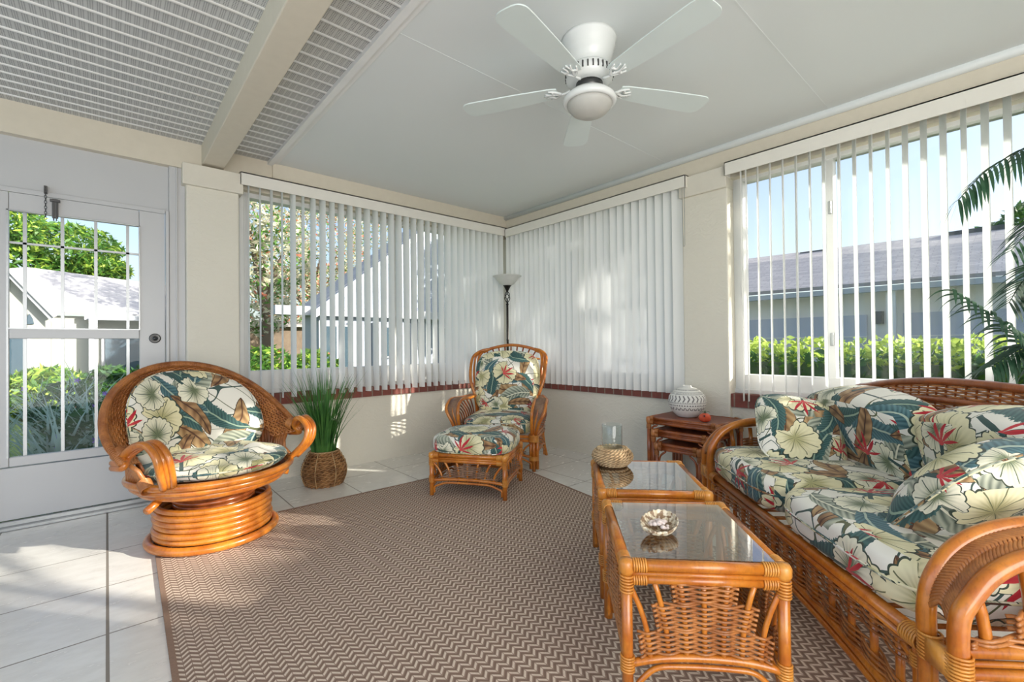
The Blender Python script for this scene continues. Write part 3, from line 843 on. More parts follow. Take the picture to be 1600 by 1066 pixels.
t = empty('candle_holder', (2.045, 1.50, .496)); tag(t, 'hurricane candle holder, clear glass cylinder in a round braided rope base', 'candle holder')
mb = MB()
prof = [(0, .0), (.06, 0), (.092, .018), (.105, .045), (.1, .072), (.078, .092), (.06, .098), (.056, .09), (.056, .012), (0, .012)]
mb.lathe([(r_ * .95, z) for r_, z in prof], 40)
for j in range(7):
    zc = .012 + j * .0128; rr_ = .066 + .036 * math.sin(math.pi * (j + .6) / 7.2)
    n = 90
    for ph in (0, math.pi):
        mb.tube([((rr_ + .006 * math.cos(k * .9 + ph)) * math.cos(2 * math.pi * k / n), (rr_ + .006 * math.cos(k * .9 + ph)) * math.sin(2 * math.pi * k / n), zc + .005 * math.sin(k * .9 + ph)) for k in range(n)], .0052, 5, True)
mb.build('rope_base', 'rope2', t, True)
mb = MB().lathe([(0, .05), (.0505, .05), (.0535, .054), (.0545, .218), (.0525, .221), (.0505, .218), (.0498, .06), (0, .056)], 40); mb.build('glass_cylinder', 'jar', t, True)
mb = MB().lathe([(0, .057), (.049, .057), (.049, .066), (0, .067)], 24); mb.build('dark_fill', 'soil', t)

# ---- nest of tables by the right wall
def nest(zt, x0, x1, y0, y1, label, leg=.016, dark='rattan_dark'):
    root = empty('nesting_table', ((x0 + x1) / 2, (y0 + y1) / 2, 0)); tag(root, label, 'side table', None)
    hx, hy = (x1 - x0) / 2, (y1 - y0) / 2
    for sx in (-1, 1):
        for sy in (-1, 1):
            MB().tube([(sx * hx, sy * hy, 0), (sx * hx, sy * hy, zt - .02)], leg, 12).build('leg', dark, root, True)
    mb = MB()
    for zz, rr_ in ((zt - .012, .014), (zt - .045, .014), (zt - .029, .007)):
        for sy in (-1, 1): mb.tube([(-hx, sy * hy, zz), (hx, sy * hy, zz)], rr_, 10)
        for sx in (-1, 1): mb.tube([(sx * hx, -hy, zz), (sx * hx, hy, zz)], rr_, 10)
    for sy in (-1, 1):   # corner curves of the front leg
        for sx in (-1, 1): mb.tube(catmull([(sx * (hx), sy * (hy - .022), .1), (sx * (hx), sy * (hy - .024), zt - .12), (sx * hx, sy * (hy - .075), zt - .062)], 5), .008, 8)
    mb.build('rail', dark, root, True)
    MB().box((-hx, -hy, zt - .02), (hx, hy, zt - .002)).build('tabletop', 'leathertop', root, bevel=.004)
    for sx in (-1, 1):
        for sy in (-1, 1):
            bd = MB(); wrap(bd, (sx * hx, sy * hy, zt - .10), (sx * hx, sy * hy, zt - .06), leg + .002, 5)
            bd.lathe([(0, -.05), (.017, -.048), (.0215, -.03), (.0215, -.002), (.016, .006), (0, .008)], 12, (sx * hx, sy * hy, zt - .008))
            for zz in (zt - .012, zt - .045):
                wrap(bd, (sx * hx, sy * (hy - .018), zz), (sx * hx, sy * (hy - .045), zz), .016, 4)
            bd.build('binding', 'wicker', root, True)
    return root
n1 = nest(.56, 3.29, 3.68, 1.49, 2.05, 'brown rattan nesting table, the tallest of three, carrying the patterned vase')
n2 = nest(.47, 3.26, 3.62, 1.545, 1.99, 'brown rattan nesting table, the middle one tucked under the tallest', .015)
n3 = nest(.375, 3.23, 3.58, 1.60, 1.945, 'brown rattan nesting table, the smallest and lowest of the nest', .014)

t = empty('vase', (3.50, 1.83, .56)); tag(t, 'round white vase with grey chevron pattern on the nesting tables', 'vase')
mb = MB().lathe([(0, 0), (.07, 0), (.078, .006), (.115, .04), (.138, .085), (.146, .125), (.138, .165), (.112, .2), (.07, .226), (.036, .236), (.032, .25), (.028, .25), (.03, .23), (0, .22)], 56)
b_ = mb.build('vase_body', 'vase', t, True)
t = empty('ceramic_tomato', (3.335, 1.605, .56), R(200)); tag(t, 'small glazed orange ceramic tomato with a hole on the tallest nesting table', 'ornament')
mb = MB().grid(lambda u, v: tuple(Vector((.042 * math.cos(u * 2 * math.pi) * (math.sin(v * math.pi) ** .8) * (1 + .05 * math.cos(u * 2 * math.pi * 5)), .042 * math.sin(u * 2 * math.pi) * (math.sin(v * math.pi) ** .8) * (1 + .05 * math.cos(u * 2 * math.pi * 5)), .034 - .034 * math.cos(v * math.pi)))), 30, 12, True)
mb.build('tomato_body', 'coral_ceramic', t, True)
mb = MB().lathe([(.0, .0), (.010, .0), (.012, .008), (.009, .012), (.006, .004), (0, .004)], 14); mt = Matrix.Translation((.036, .0, .045)) @ Matrix.Rotation(R(62), 4, 'Y'); mb.v = [tuple(mt @ Vector(v)) for v in mb.v]; mb.build('spout', 'coral_ceramic', t, True)
mb = MB().lathe([(0, 0), (.006, 0), (.006, .003), (0, .003)], 10); mt = Matrix.Translation((.045, .0, .051)) @ Matrix.Rotation(R(62), 4, 'Y'); mb.v = [tuple(mt @ Vector(v)) for v in mb.v]; mb.build('hole', 'black', t)  # black disc stands in for the shade inside the spout
mb = MB()
for k in range(4):
    a = k * 1.6; mb.grid(lambda u, v: (math.cos(a) * .035 * u - math.sin(a) * .009 * (v - .5) * math.sin(u * 3.1), math.sin(a) * .035 * u + math.cos(a) * .009 * (v - .5) * math.sin(u * 3.1), .068 + .012 * math.sin(u * 2.6)), 7, 3)
mb.tube([(0, 0, .064), (.004, .002, .082)], .003, 6); mb.build('leaf', 'leaf_dark', t, solid=.002)

# ================================================================== ARMCHAIR in the corner
CX = Vector((.58, -.815, 0)); ch = empty('armchair', (2.69, 3.283, .0), R(-54.6)); tag(ch, 'rattan wing armchair with tropical print cushions in the room corner', 'armchair')
def chair_build(ch):
    W = .36
    # front legs: triple poles
    for sx in (-1, 1):
        mb = MB()
        for dx, dy in ((0, 0), (sx * .03, .012), (-sx * .028, .012)): mb.tube([(sx * W + dx, dy, 0.0 if dx == 0 else .02), (sx * W + dx, dy, .34)], .0165, 10)
        mb.build('leg', 'rattan', ch, True)
        MB().tube(catmull([(sx * (W + .015), .64, 0), (sx * (W - .005), .60, .14), (sx * (W - .02), .58, .34)], 5), .017, 10).build('leg', 'rattan', ch, True)
    mb = MB()
    for z in (.31, .275):
        mb.tube([(-W, 0, z), (W, 0, z)], .015, 10); mb.tube([(-W, .6, z), (W, .6, z)], .015, 10)
        for sx in (-1, 1): mb.tube([(sx * W, 0, z), (sx * W, .6, z)], .015, 10)
    mb.build('seat_frame', 'rattan', ch, True)
    for (O, X, w) in (((-W, 0, 0), (1, 0, 0), 2 * W), ((W, 0, 0), (0, 1, 0), .6), ((-W, .6, 0), (0, -1, 0), .6)):
        fan_panel(ch, O, X, w, .27, .12, .16, 7, prof=(.3, .6, .9, 1, .9, .6, .3), wmat='pale_wicker', dz=.013)
    for sx in (-1, 1):
        bd = MB(); wrap(bd, (sx * W + 0, .006, .27), (sx * W, .006, .33), .045, 7, .005); bind(ch, (sx * W, .006, .1), (sx * W, .006, .14), .043, 5, .004)
        bd.build('binding', 'binding', ch, True)
    # arms: bowed loops of parallel poles with weave between
    for sx in (-1, 1):
        def armp(off):   # off: lateral offset of the pole
            return catmull([(sx * (W + off * .35), .0, .33), (sx * (W + .02 + off * .6), -.03, .44), (sx * (W + .045 + off), -.03, .54), (sx * (W + .05 + off), .03, .605), (sx * (W + .045 + off), .13, .632), (sx * (W + .02 + off * .8), .30, .625), (sx * (W - .02 + off * .5), .46, .635)], 6)
        mb = MB(); a1, a2 = armp(-.052), armp(.062)
        mb.tube(a1, .0155, 10); mb.tube(a2, .0155, 10); mb.tube(armp(.0), .009, 8)
        mb.build('arm_rail', 'rattan', ch, True)
        wv = MB()
        for i in range(1, len(a1) - 1, 1):
            for fr in (0, .5):
                p0 = Vector(a1[i]).lerp(a1[i + 1], fr) if i + 1 < len(a1) else Vector(a1[i]); p1 = Vector(a2[i]).lerp(a2[i + 1], fr)
                md = (p0 + p1) / 2 + Vector((0, 0, .008)); wv.tube([p0, md, p1], .006, 5)
        wv.build('woven_panel', 'pale_wicker', ch, True)
        # spokes down to the seat rail
        sp = MB()
        for q in range(8):
            p = Vector(armp(-.03)[10 + q * 3]) ; sp.tube(catmull([p, (sx * (W + .03), .12 + q * .062, .47), (sx * W, .10 + q * .06, .31)], 4), .008, 6)
        sp.build('spoke', 'rattan_dark', ch, True)
        wv = MB()
        sl = [.08 + k * .06 for k in range(9)]
        for j in range(8):
            weave(wv, lambda s, t_, off: Vector((sx * (W + .004 + j * .003) + off, s, .335 + j * .012)), sl, [0], .0045, .009 * (1 if j % 2 else -1), 4)
        wv.build('woven_panel', 'pale_wicker', ch, True)
    # back frame
    hb = .335
    for sx in (-1, 1):
        mb = MB()
        for off, fy in ((0, 0), (.03, -.018), (.052, -.05)):
            pts = [(sx * (W - .03), .53 + fy, .33), (sx * (hb - .005), .53 + fy * 1.0, .50), (sx * (hb - .03 + off * .6), .52 + fy * 1.6, .64), (sx * (hb + off * .9), .54 + fy * 1.8, .78), (sx * (hb + .01 + off), .58 + fy * 1.6, .92), (sx * (hb + .005 + off), .63 + fy, 1.03), (sx * (hb - .03 + off * .5), .665 + fy * .5, 1.085), (sx * (hb - .09 + off * .2), .675, 1.105)]
            pole(mb, pts, .0155 if off != .03 else .011, 10)
        mb.build('back_post', 'rattan', ch, True)
    mb = MB()
    pole(mb, [(-hb + .03, .67, 1.075), (-hb + .13, .675, 1.118), (0, .68, 1.15), (hb - .13, .675, 1.118), (hb - .03, .67, 1.075)], .0155)
    pole(mb, [(-hb + .02, .66, 1.0), (0, .665, 1.035), (hb - .02, .66, 1.0)], .010)
    mb.tube([(-hb, .56, .36), (hb, .56, .36)], .014, 10)
    mb.build('back_rail', 'rattan', ch, True)
    sp = MB()
    for k in range(9):
        x = (k - 4) / 4 * .26; sp.tube([(x * .35, .575, .37), (x * .6, .6, .7), (x * .8, .65, .98), (x * 1.05, .675, 1.145 - .055 * (x / .3) ** 2 - .012)], .008, 6)
    sp.build('spoke', 'rattan_dark', ch, True)
    wv = MB(); sl = [-.27 + k * .06 for k in range(10)]
    for j in range(40):
        weave(wv, lambda s, t_, off: Vector((s, .575 + .08 * (j / 40) + off, .38 + j * .0145)), sl, [0], .005, .009 * (1 if j % 2 else -1), 3)
    wv.build('woven_panel', 'wicker_dark', ch, True)
    cushion('seat_cushion', (.66, .62, .145), ch, (0, .27, .405), (R(3), 0, 0), 5, .3, (1.31, .37), weltz=[.6])
    cushion('back_cushion', (.675, .15, .60), ch, (0, .49, .765), (R(-9), 0, 0), 4.2, .1, (2.1, 1.25), piping=False, shape=lambda v: Vector((v.x * (1.0 if v.z < .1 else 1), v.y * (1 + .5 * (1 - (v.x / .3) ** 2) * (1 - (v.z / .3) ** 2)), v.z)))
chair_build(ch)

# ================================================================== FLOOR LAMP
t = empty('floor_lamp', (3.53, 4.06, 0)); tag(t, 'torchiere floor lamp with alabaster bowl and dark bronze pole behind the armchair', 'lamp')
MB().lathe([(0, 0), (.13, 0), (.13, .012), (.06, .03), (.02, .04), (0, .045)], 32).build('base', 'lampmetal', t, True)
MB().lathe([(.0, .03), (.013, .03), (.013, 1.2), (.016, 1.21), (.013, 1.22), (.013, 1.62), (.018, 1.63), (.008, 1.645), (0, 1.645)], 16).build('pole', 'lampmetal', t, True)
mb = MB()
for k in range(4):
    a0 = k * math.pi / 2
    mb.tube([(.034 * math.sin(math.pi * u) * math.cos(a0 + u * 3.0) , .034 * math.sin(math.pi * u) * math.sin(a0 + u * 3.0), 1.64 + .15 * u) for u in [i / 14 for i in range(15)]], .005, 6)
mb.lathe([(0, 1.785), (.012, 1.785), (.02, 1.80), (.04, 1.84), (.05, 1.85), (0, 1.852)], 20); mb.build('twisted_cage', 'lampmetal', t, True)
MB().lathe([(.03, 1.845), (.045, 1.85), (.085, 1.875), (.125, 1.915), (.15, 1.95), (.168, 1.958), (.168, 1.963), (.148, 1.957), (.12, 1.923), (.08, 1.883), (.04, 1.858), (.03, 1.853)], 40).build('lamp_shade', 'alabaster', t, True)

# ================================================================== SWIVEL CHAIR
sw = empty('swivel_chair', (.50, 3.35, .0096), R(22)); tag(sw, 'round wicker swivel rocker chair on a stacked rattan ring base by the door', 'chair')
def swivel(sw):
    def oval(rx, ry, z, n=44, tx=0): return [(rx * math.cos(2 * math.pi * k / n), ry * math.sin(2 * math.pi * k / n), z + tx * math.sin(2 * math.pi * k / n)) for k in range(n)]
    mb = MB(); mb.tube(oval(.328, .328, .024), .024, 12, True)
    for i in range(6): mb.tube(oval(.295 + .006 * math.sin(i * 2.2), .295, .058 + i * .033), .0175, 10, True)
    mb.build('base_ring', 'rattan', sw, True)
    mb = MB()
    for i in range(4): mb.tube(oval(.20 + .006 * i, .20 + .006 * i, .215 + i * .028, tx=.0), .0155, 10, True)
    mb.lathe([(0, .05), (.16, .05), (.16, .2), (.12, .22), (0, .22)], 24); mb.build('swivel_ring', 'rattan_dark', sw, True)
    mb = MB()
    for (r_, z, t_) in ((.36, .333, .022), (.395, .365, .021), (.42, .40, .021), (.40, .385, .014)): mb.tube(oval(r_, r_, z, 52), t_, 12, True)
    mb.lathe([(0, .32), (.3, .325), (.37, .36), (.37, .37), (0, .36)], 40)
    mb.build('seat_ring', 'rattan', sw, True)
    for sx in (-1, 1): MB().tube([(sx * .30, -.05, .325), (sx * .42, -.12, .285)], .02, 10).build('stub', 'rattan', sw, True)
    # shell
    def rim(th, t_):
        s_, c_ = math.sin(th), math.cos(th)
        sp_ = math.copysign(abs(s_) ** .8, s_)
        outer = Vector((-.53 * c_, -.04 + .44 * sp_, .61 + .425 * s_))
        inner = Vector((-.40 * c_, .06 + .30 * sp_, .56 + .33 * s_))
        low = Vector((-.36 * c_, .0 + .36 * max(s_, .0), .42 + .06 * s_))
        bulge = Vector((-.02 * c_, .035 * sp_, 0)) * math.sin(math.pi * max(0, t_))
        return (inner.lerp(outer, t_) + bulge) if t_ >= 0 else inner.lerp(low, -t_)
    t0, t1 = R(-7), R(187)
    mb = MB(); n = 120
    for j in range(17):
        t_ = j / 16
        pts = []
        for i in range(n + 1):
            th = t0 + (t1 - t0) * i / n
            nrm = Vector((-math.cos(th) * .5, -.7, .3)).normalized()
            p = rim(th, t_) + nrm * (.008 * math.cos(i * math.pi / 2 + j * math.pi))
            pts.append(p)
        mb.tube(pts, .0062, 5)
    for i in range(0, n + 1, 2):
        th = t0 + (t1 - t0) * i / n; mb.tube([rim(th, q) for q in (0, .33, .66, 1)], .004, 5)
    MB().grid(lambda u, v: rim(t0 + (t1 - t0) * u, v) + Vector((0, .014, 0)), 80, 8).build('shade_backing', 'wicker_dark', sw, True)  # dark sheet added behind the strands, stands in for shade in the gaps
    mb.build('wicker_shell', 'wicker', sw, True)
    mb = MB()
    mb.grid(lambda u, v: rim(t0 + (t1 - t0) * u, -v) + Vector((0, .0, 0)), 60, 8)
    for i in range(0, 41): mb.tube([rim(t0 + (t1 - t0) * i / 40, -q) for q in (0, .33, .66, 1)], .009, 6)
    mb.build('wicker_back', 'wicker_dark', sw, True)
    mb = MB(); rp = [rim(t0 + (t1 - t0) * i / 60, 1.02) for i in range(61)]; mb.tube(rp, .017, 8)
    for i in range(0, 239):    # wrapped rim
        a = i / 238 * 60; k = min(int(a), 59); c = rp[k].lerp(rp[k + 1], a - k); tg = (rp[k + 1] - rp[k]).normalized()
        e1 = tg.cross(Vector((0, 0, 1))); e1 = e1.normalized() if e1.length > .1 else Vector((0, 1, 0)); e2 = tg.cross(e1)
        mb.tube([c + (e1 * math.cos(q) + e2 * math.sin(q)) * .0185 + tg * (.004 * q / 6) for q in [k2 * math.pi / 4 for k2 in range(8)]], .0032, 4, True)
    mb.build('wrapped_rim', 'wicker', sw, True)
    # arms : triple pole loops from the shell tips round and down to the seat ring
    for sx in (-1, 1):
        tip = rim(t0 if sx < 0 else t1, .9)
        mb = MB()
        for off in (-.026, 0.0, .026):
            o = off; rr_ = .018 if off else .012; e = .006 if off == 0 else 0
            pts = [(tip.x * 1.0, tip.y + .10, tip.z - .015 + o * .5), (tip.x * 1.0 , tip.y - .0, tip.z - .005 + o * .4), (sx * (.50 + o * .5), -.10, .59 + o * .1), (sx * (.475 + o), -.16, .64 - e), (sx * (.455 + o), -.235, .655 - e), (sx * (.445 + o), -.31, .60 - e * .5), (sx * (.425 + o), -.31, .51), (sx * (.375 + o * .9), -.235, .41)]
            pole(mb, pts, rr_, 10)
        mb.build('arm', 'rattan', sw, True)
        mb = MB()
        for q in range(9):
            u = q / 8; a = R(178 - 32 * 0) if 0 else 0
            top = Vector((sx * (.50 - .05 * u), -.02 + .12 * u, .575)); bot = Vector((sx * (.405 - .0 * u), -.10 + .2 * u, .41))
            mid = (top + bot) / 2 + Vector((sx * -.02, 0, 0)); mb.tube([top, mid, bot], .013, 8)
        mb.build('gathered_pole', 'wicker', sw, True)
        bind(sw, (sx * .41, -.07, .43), (sx * .415, -.12, .39), .03, 8, .005, 'wicker'); bind(sw, (sx * .505, -.03, .60), (sx * .50, -.09, .585), .036, 8, .005, 'wicker')
    # cushions
    def dish(v):
        s = Vector(v); s.y -= .9 * (s.x ** 2) - .02; return s
    # round back cushion: fan shaped in front view, wrapping the shell
    mb = MB(); key = []
    nr, na = 14, 64
    def bc(u, v, side):
        a = 2 * math.pi * u; q = v
        cx, cz = math.cos(a), math.sin(a)
        w_ = .395; hu = .335; hd = .27
        ex = (abs(cx) ** 2.4 + abs(cz) ** 2.4) ** (-1 / 2.4)
        x = w_ * q * cx * ex; z = (hu if cz > 0 else hd) * q * cz * ex
        th = .075 * (1 - q ** 4) ** .5
        tuft = -.028 * math.exp(-(x / .035) ** 2) * (1 - q ** 2) * (1 if side < 0 else 0)
        y0 = .27 + .12 * (z / .33) - .95 * x * x
        return Vector((x, y0 + side * th - (-tuft if side < 0 else 0) * 1.0, .655 + z))
    for side in (-1, 1):
        o = len(mb.v)
        for j in range(nr + 1):
            for i in range(na): mb.v.append(tuple(bc(i / na, math.sin(j / nr * math.pi / 2), side)))
        for j in range(nr):
            for i in range(na):
                f_ = (o + j * na + i, o + j * na + (i + 1) % na, o + (j + 1) * na + (i + 1) % na, o + (j + 1) * na + i); mb.f.append(f_)
    mb.build('back_cushion', 'fabric', sw, True, uv=lambda co, no: (co.x + 3.37, co.z + .22))
    pm = MB().tube([bc(i / 64, 1, 0) for i in range(64)], .006, 6, True); pm.build('piping', 'fabric', sw, True, uv=boxuv(1, (3.3, .2)))
    mb = MB()
    def seat(u, v, side):
        a = 2 * math.pi * u; r_ = .385 * v
        th = .062 * (1 - v ** 5) ** .5
        return Vector((r_ * math.cos(a), r_ * math.sin(a) - .02, .455 + side * th + .01 * math.cos(r_ * 30) * (side > 0)))
    for side in (-1, 1):
        o = len(mb.v)
        for j in range(nr + 1):
            for i in range(na): mb.v.append(tuple(seat(i / na, math.sin(j / nr * math.pi / 2), side)))
        for j in range(nr):
            for i in range(na): mb.f.append((o + j * na + i, o + j * na + (i + 1) % na, o + (j + 1) * na + (i + 1) % na, o + (j + 1) * na + i))
    mb.build('seat_cushion', 'fabric', sw, True, uv=lambda co, no: (co.x + 5.2, co.y + 1.9))
    MB().tube([seat(i / 64, 1, 0) for i in range(64)], .006, 6, True).build('piping', 'fabric', sw, True, uv=boxuv(1, (3.3, .2)))
swivel(sw)

# ================================================================== SOFA
sf_ = empty('sofa', (1.60, .18, .0096), math.atan2(.697, .717)); tag(sf_, 'rattan loveseat with tropical print cushions along the right window', 'sofa')
def sofa(S):
    L = 1.6; D = .80
    arch = [(0, 0, .02), (0, 0, .3), (0, .0, .46), (0, .028, .545), (0, .085, .61), (0, .17, .65), (0, .3, .668), (0, .5, .67), (0, .72, .66)]   # (.., depth, z)
    for side, x0, sg in (('near', 0.0, -1), ('far', L, 1)):
        a1 = catmull([(x0 + .008 * -sg, -d, z) for _, d, z in arch], 6); a2 = catmull([(x0 + sg * .085, -d, z - (.03 if z > .5 else .01)) for _, d, z in arch], 6)
        mb = MB(); mb.tube(a1, .0215, 12); mb.tube(a2, .0215, 12); mb.build('arm_rail', 'rattan', S, True)
        mb = MB(); n = len(a1)
        # plaited braid between the two rails, from z .42 upward
        def lerpP(t_):
            t_ = min(max(t_, 0), n - 1.001); k = int(t_); return a1[k].lerp(a1[k + 1], t_ - k), a2[k].lerp(a2[k + 1], t_ - k)
        start = 11
        q = start
        while q < n - 3:
            A0, _ = lerpP(q); m0, m1 = lerpP(q + 2.6); md = (m0 + m1) / 2
            _, B0 = lerpP(q)
            nrm = (md - Vector((x0 + sg * .04, -.35, .3))).normalized() * .010
            mb.tube([A0, A0.lerp(md, .5) + nrm * .8, md + nrm, md.lerp(B0, .2)], .0068, 5); mb.tube([B0, B0.lerp(md, .5) + nrm * .8, md + nrm * .4, md.lerp(A0, .2)], .0068, 5)
            q += .62
        mb.build('braid', 'wicker', S, True)
        # legs
        for d in (0, .76):
            for dx in ((0,) if d == 0 else (0, .085)):
                pass
        MB().tube([(x0 - sg * .045, -.012, 0), (x0 - sg * .045, -.012, .33)], .019, 12).build('leg', 'rattan', S, True)
        MB().tube([(x0 + sg * .04, -.76, 0), (x0 + sg * .04, -.76, .66)], .02, 12).build('leg', 'rattan', S, True)
        # horizontal double rail of the side
        mb = MB()
        for zz, rr_ in ((.385, .016), (.355, .008), (.33, .014)): mb.tube([(x0 + sg * .075, -.0, zz), (x0 + sg * .075, -.76, zz)], rr_, 10)
        mb.tube([(x0 - sg * .02, -.0, .34), (x0 - sg * .02, -.76, .34)], .016, 10)
        mb.build('side_rail', 'rattan', S, True)
        O = (x0 + sg * .075, 0, 0)
        def tf(s): return float(.60 - .16 * max(0, (1 - s / .2)) ** 2)
        def low(s): return .375
        # upper fan
        n_ = 7; sp = MB(); wv = MB(); hts = (.16, .42, .75, 1, 1, .8, .5)
        for i in range(n_):
            d0 = .07 + i * .105; sp.tube([(x0 + sg * .075, -(d0 + (i - 3) * .010 * h * h), .39 + (tf(d0) - .39 + .01) * h) for h in (0, .3, .6, 1)], .0125, 8)
        sp.build('spoke', 'rattan', S, True)
        rows = 25
        for j in range(rows):
            h = (j + .5) / rows; on = [i for i in range(n_) if hts[i] >= h]
            sl = [.07 + i * .105 + (i - 3) * .010 * h * h for i in range(on[0], on[-1] + 1)]; sl = [sl[0] - .045] + sl + [sl[-1] + .05]
            weave(wv, lambda s, t_, off: Vector((x0 + sg * .075 + off, -s, .397 + (tf(max(s, .03)) - .40) * h)), sl, [0], .0052, .013 * (1 if j % 2 else -1), 4)
        wv.build('woven_panel', 'wicker', S, True)
        # lower spokes and band
        sp = MB(); wv = MB()
        for i in range(7):
            d0 = .08 + i * .1; sp.tube([(x0 + sg * .075, -d0 + (.03 if i < 3 else 0) * 1, .33), (x0 + sg * .075, -d0, .15)], .0105, 8)
        for j in range(6):
            weave(wv, lambda s, t_, off: Vector((x0 + sg * .075 + off, -s, .318 - j * .0092)), [.03 + k * .1 for k in range(8)], [0], .0048, .012 * (1 if j % 2 else -1), 4)
        sp.tube(catmull([(x0 + sg * .075, -.02, .12), (x0 + sg * .075, -.2, .16), (x0 + sg * .075, -.56, .16), (x0 + sg * .075, -.74, .12)], 6), .015, 10)
        sp.build('spoke', 'rattan', S, True); wv.build('woven_panel', 'wicker', S, True)
        bd = MB()
        wrap(bd, (x0 + sg * .0, 0, .315), (x0 + sg * .0, 0, .385), .0245, 8); wrap(bd, (x0 + sg * .085, 0, .315), (x0 + sg * .085, 0, .385), .0245, 8)
        bind(S, (x0 - sg * .045, -.012, .26), (x0 - sg * .045, -.012, .30), .022, 5); bind(S, (x0 - sg * .03, -.01, .335), (x0 - sg * .09, -.01, .335), .027, 7)
        bd.box((x0 + sg * .0 - .0, -.0, .32), (x0 + sg * .0851, .024, .38)) if sg > 0 else bd.box((x0 - .085, .0, .32), (x0, .024, .38))
        bd.build('binding', 'binding', S, True)
    # seat frame and front
    mb = MB()
    for zz, rr_ in ((.345, .019), (.312, .013)):
        mb.tube([(.0, -.01, zz), (L, -.01, zz)], rr_, 12); mb.tube([(0, -.76, zz), (L, -.76, zz)], rr_, 12)
    for k in range(1, 16): mb.tube([(k * .1, -.01, .34), (k * .1, -.76, .34)], .008, 6)
    mb.build('seat_frame', 'rattan', S, True)
    def az(s): q = abs(2 * s / L - 1); return .165 - .085 * q ** 2.4
    mb = MB()
    mb.tube([(.04 + (L - .08) * i / 20, -.012, az(.04 + (L - .08) * i / 20)) for i in range(21)], .0165, 12)
    mb.tube([(.04 + (L - .08) * i / 20, -.004, az(.04 + (L - .08) * i / 20) - .03) for i in range(21)], .0125, 10)
    mb.build('arch_rail', 'rattan', S, True)
    sp = MB(); xs = [.12 + k * .104 for k in range(14)]
    for x in xs: sp.tube([(x, -.012, az(x)), (x, -.012, .31)], .0115, 8)
    for sx, x in ((-1, .06), (1, L - .06)): sp.tube(catmull([(x - sx * .045, -.012, .29), (x, -.012, .25), (x + sx * .01, -.012, .13)], 5), .0125, 8)
    sp.build('spoke', 'rattan', S, True)
    wv = MB(); sl = [.06] + xs + [L - .06]
    for j in range(7): weave(wv, lambda s, t_, off: Vector((s, -.012 + off, .298 - j * .0088 - .014 * (0 if 1 else 1))), sl, [0], .0042, .013 * (1 if j % 2 else -1), 4)
    for j in range(7): weave(wv, lambda s, t_, off: Vector((s, -.012 + off, az(s) + .016 + j * .0088)), sl, [0], .0042, .013 * (1 if j % 2 else -1), 4)
    wv.build('woven_panel', 'wicker', S, True)
    # backrest
    def bz(x): return .955 - .085 * (abs(x - .82) / .72) ** 2.2
    n = 24; x0, x1 = .0, L
    mb = MB(); mb.tube(catmull([(-.02, -.76, .55), (-.03, -.80, .75)] + [(x, -.83, bz(x)) for x in [.03 + (L - .06) * i / 14 for i in range(15)]] + [(L + .03, -.80, .75), (L + .02, -.76, .55)], 4), .018, 10)
    mb.tube([(x, -.815, bz(x) - .085 + .02 * (abs(x - .82) / .72) ** 2) for x in [L * i / 16 for i in range(17)]], .015, 10)
    mb.tube([(0, -.77, .42), (L, -.77, .42)], .015, 10)
    mb.build('back_rail', 'rattan_dark', S, True)
    sp = MB()
    for k in range(33):
        x = L * k / 32; sp.tube([(x, -.77, .42), (x, -.80, .7), (x, -.828, bz(x))], .0045, 6)
    sp.build('spoke', 'rattan_dark', S, True)
    wv = MB(); sl = [L * k / 32 for k in range(33)]
    for j in range(44):
        weave(wv, lambda s, t_, off: Vector((s, -.775 - .05 * (j / 44) + off, .44 + (bz(s) - .45) * j / 44)), sl, [0], .0052, .008 * (1 if j % 2 else -1), 3)
    wv.build('woven_panel', 'wicker', S, True)
    # cushions
    cushion('seat_cushion', (.78, .74, .17), S, (.405, -.345, .447), (R(1), 0, 0), 5.5, .22, (7.13, 3.41), weltz=[0.05], n=18)
    cushion('seat_cushion', (.78, .74, .17), S, (1.195, -.345, .447), (R(1), 0, 0), 5.5, .22, (9.37, 5.05), weltz=[0.05], n=18)
    for x, of in ((.40, (12.2, 2.2)), (1.20, (14.83, 4.7))):
        cushion('back_cushion', (.79, .19, .42), S, (x, -.66, .665), (R(-14), 0, 0), 6.5, .1, of, piping=False, n=18,
                shape=lambda v: Vector((v.x, v.y * (1 + .35 * (1 - (v.x / .39) ** 2)), v.z + .012 * math.cos(v.x * 8))))
sofa(sf_)
def on_sofa(x, d, z):
    p = Vector((1.60, .18, .0096)) + Vector((.717, .697, 0)) * x + Vector((.697, -.717, 0)) * d; p.z += z; return p
def pillow(label, x, d, z, rx, rz, size, off, spin=0):
    o = cushion('throw_pillow', (size, size, .17), None, on_sofa(x, d, z), (0, 0, 0), 3.2, .25, off, n=16, weltz=[0], pinch=.75)
    o.matrix_world = Matrix.Translation(on_sofa(x, d, z)) @ Matrix.Rotation(math.atan2(.697, .717) + rz, 4, 'Z') @ Matrix.Rotation(rx, 4, 'X') @ Matrix.Rotation(spin, 4, 'Z')
    tag(o, label, 'pillow'); return o
pillow('square tropical print throw pillow leaning at the far end of the sofa', 1.29, .36, .665, R(50), R(-90), .44, (20.2, 7.9), R(-13))
pillow('square tropical print throw pillow slumped against the near sofa arm', .275, .345, .665, R(134), R(-66), .46, (23.9, 9.4), R(12.7))

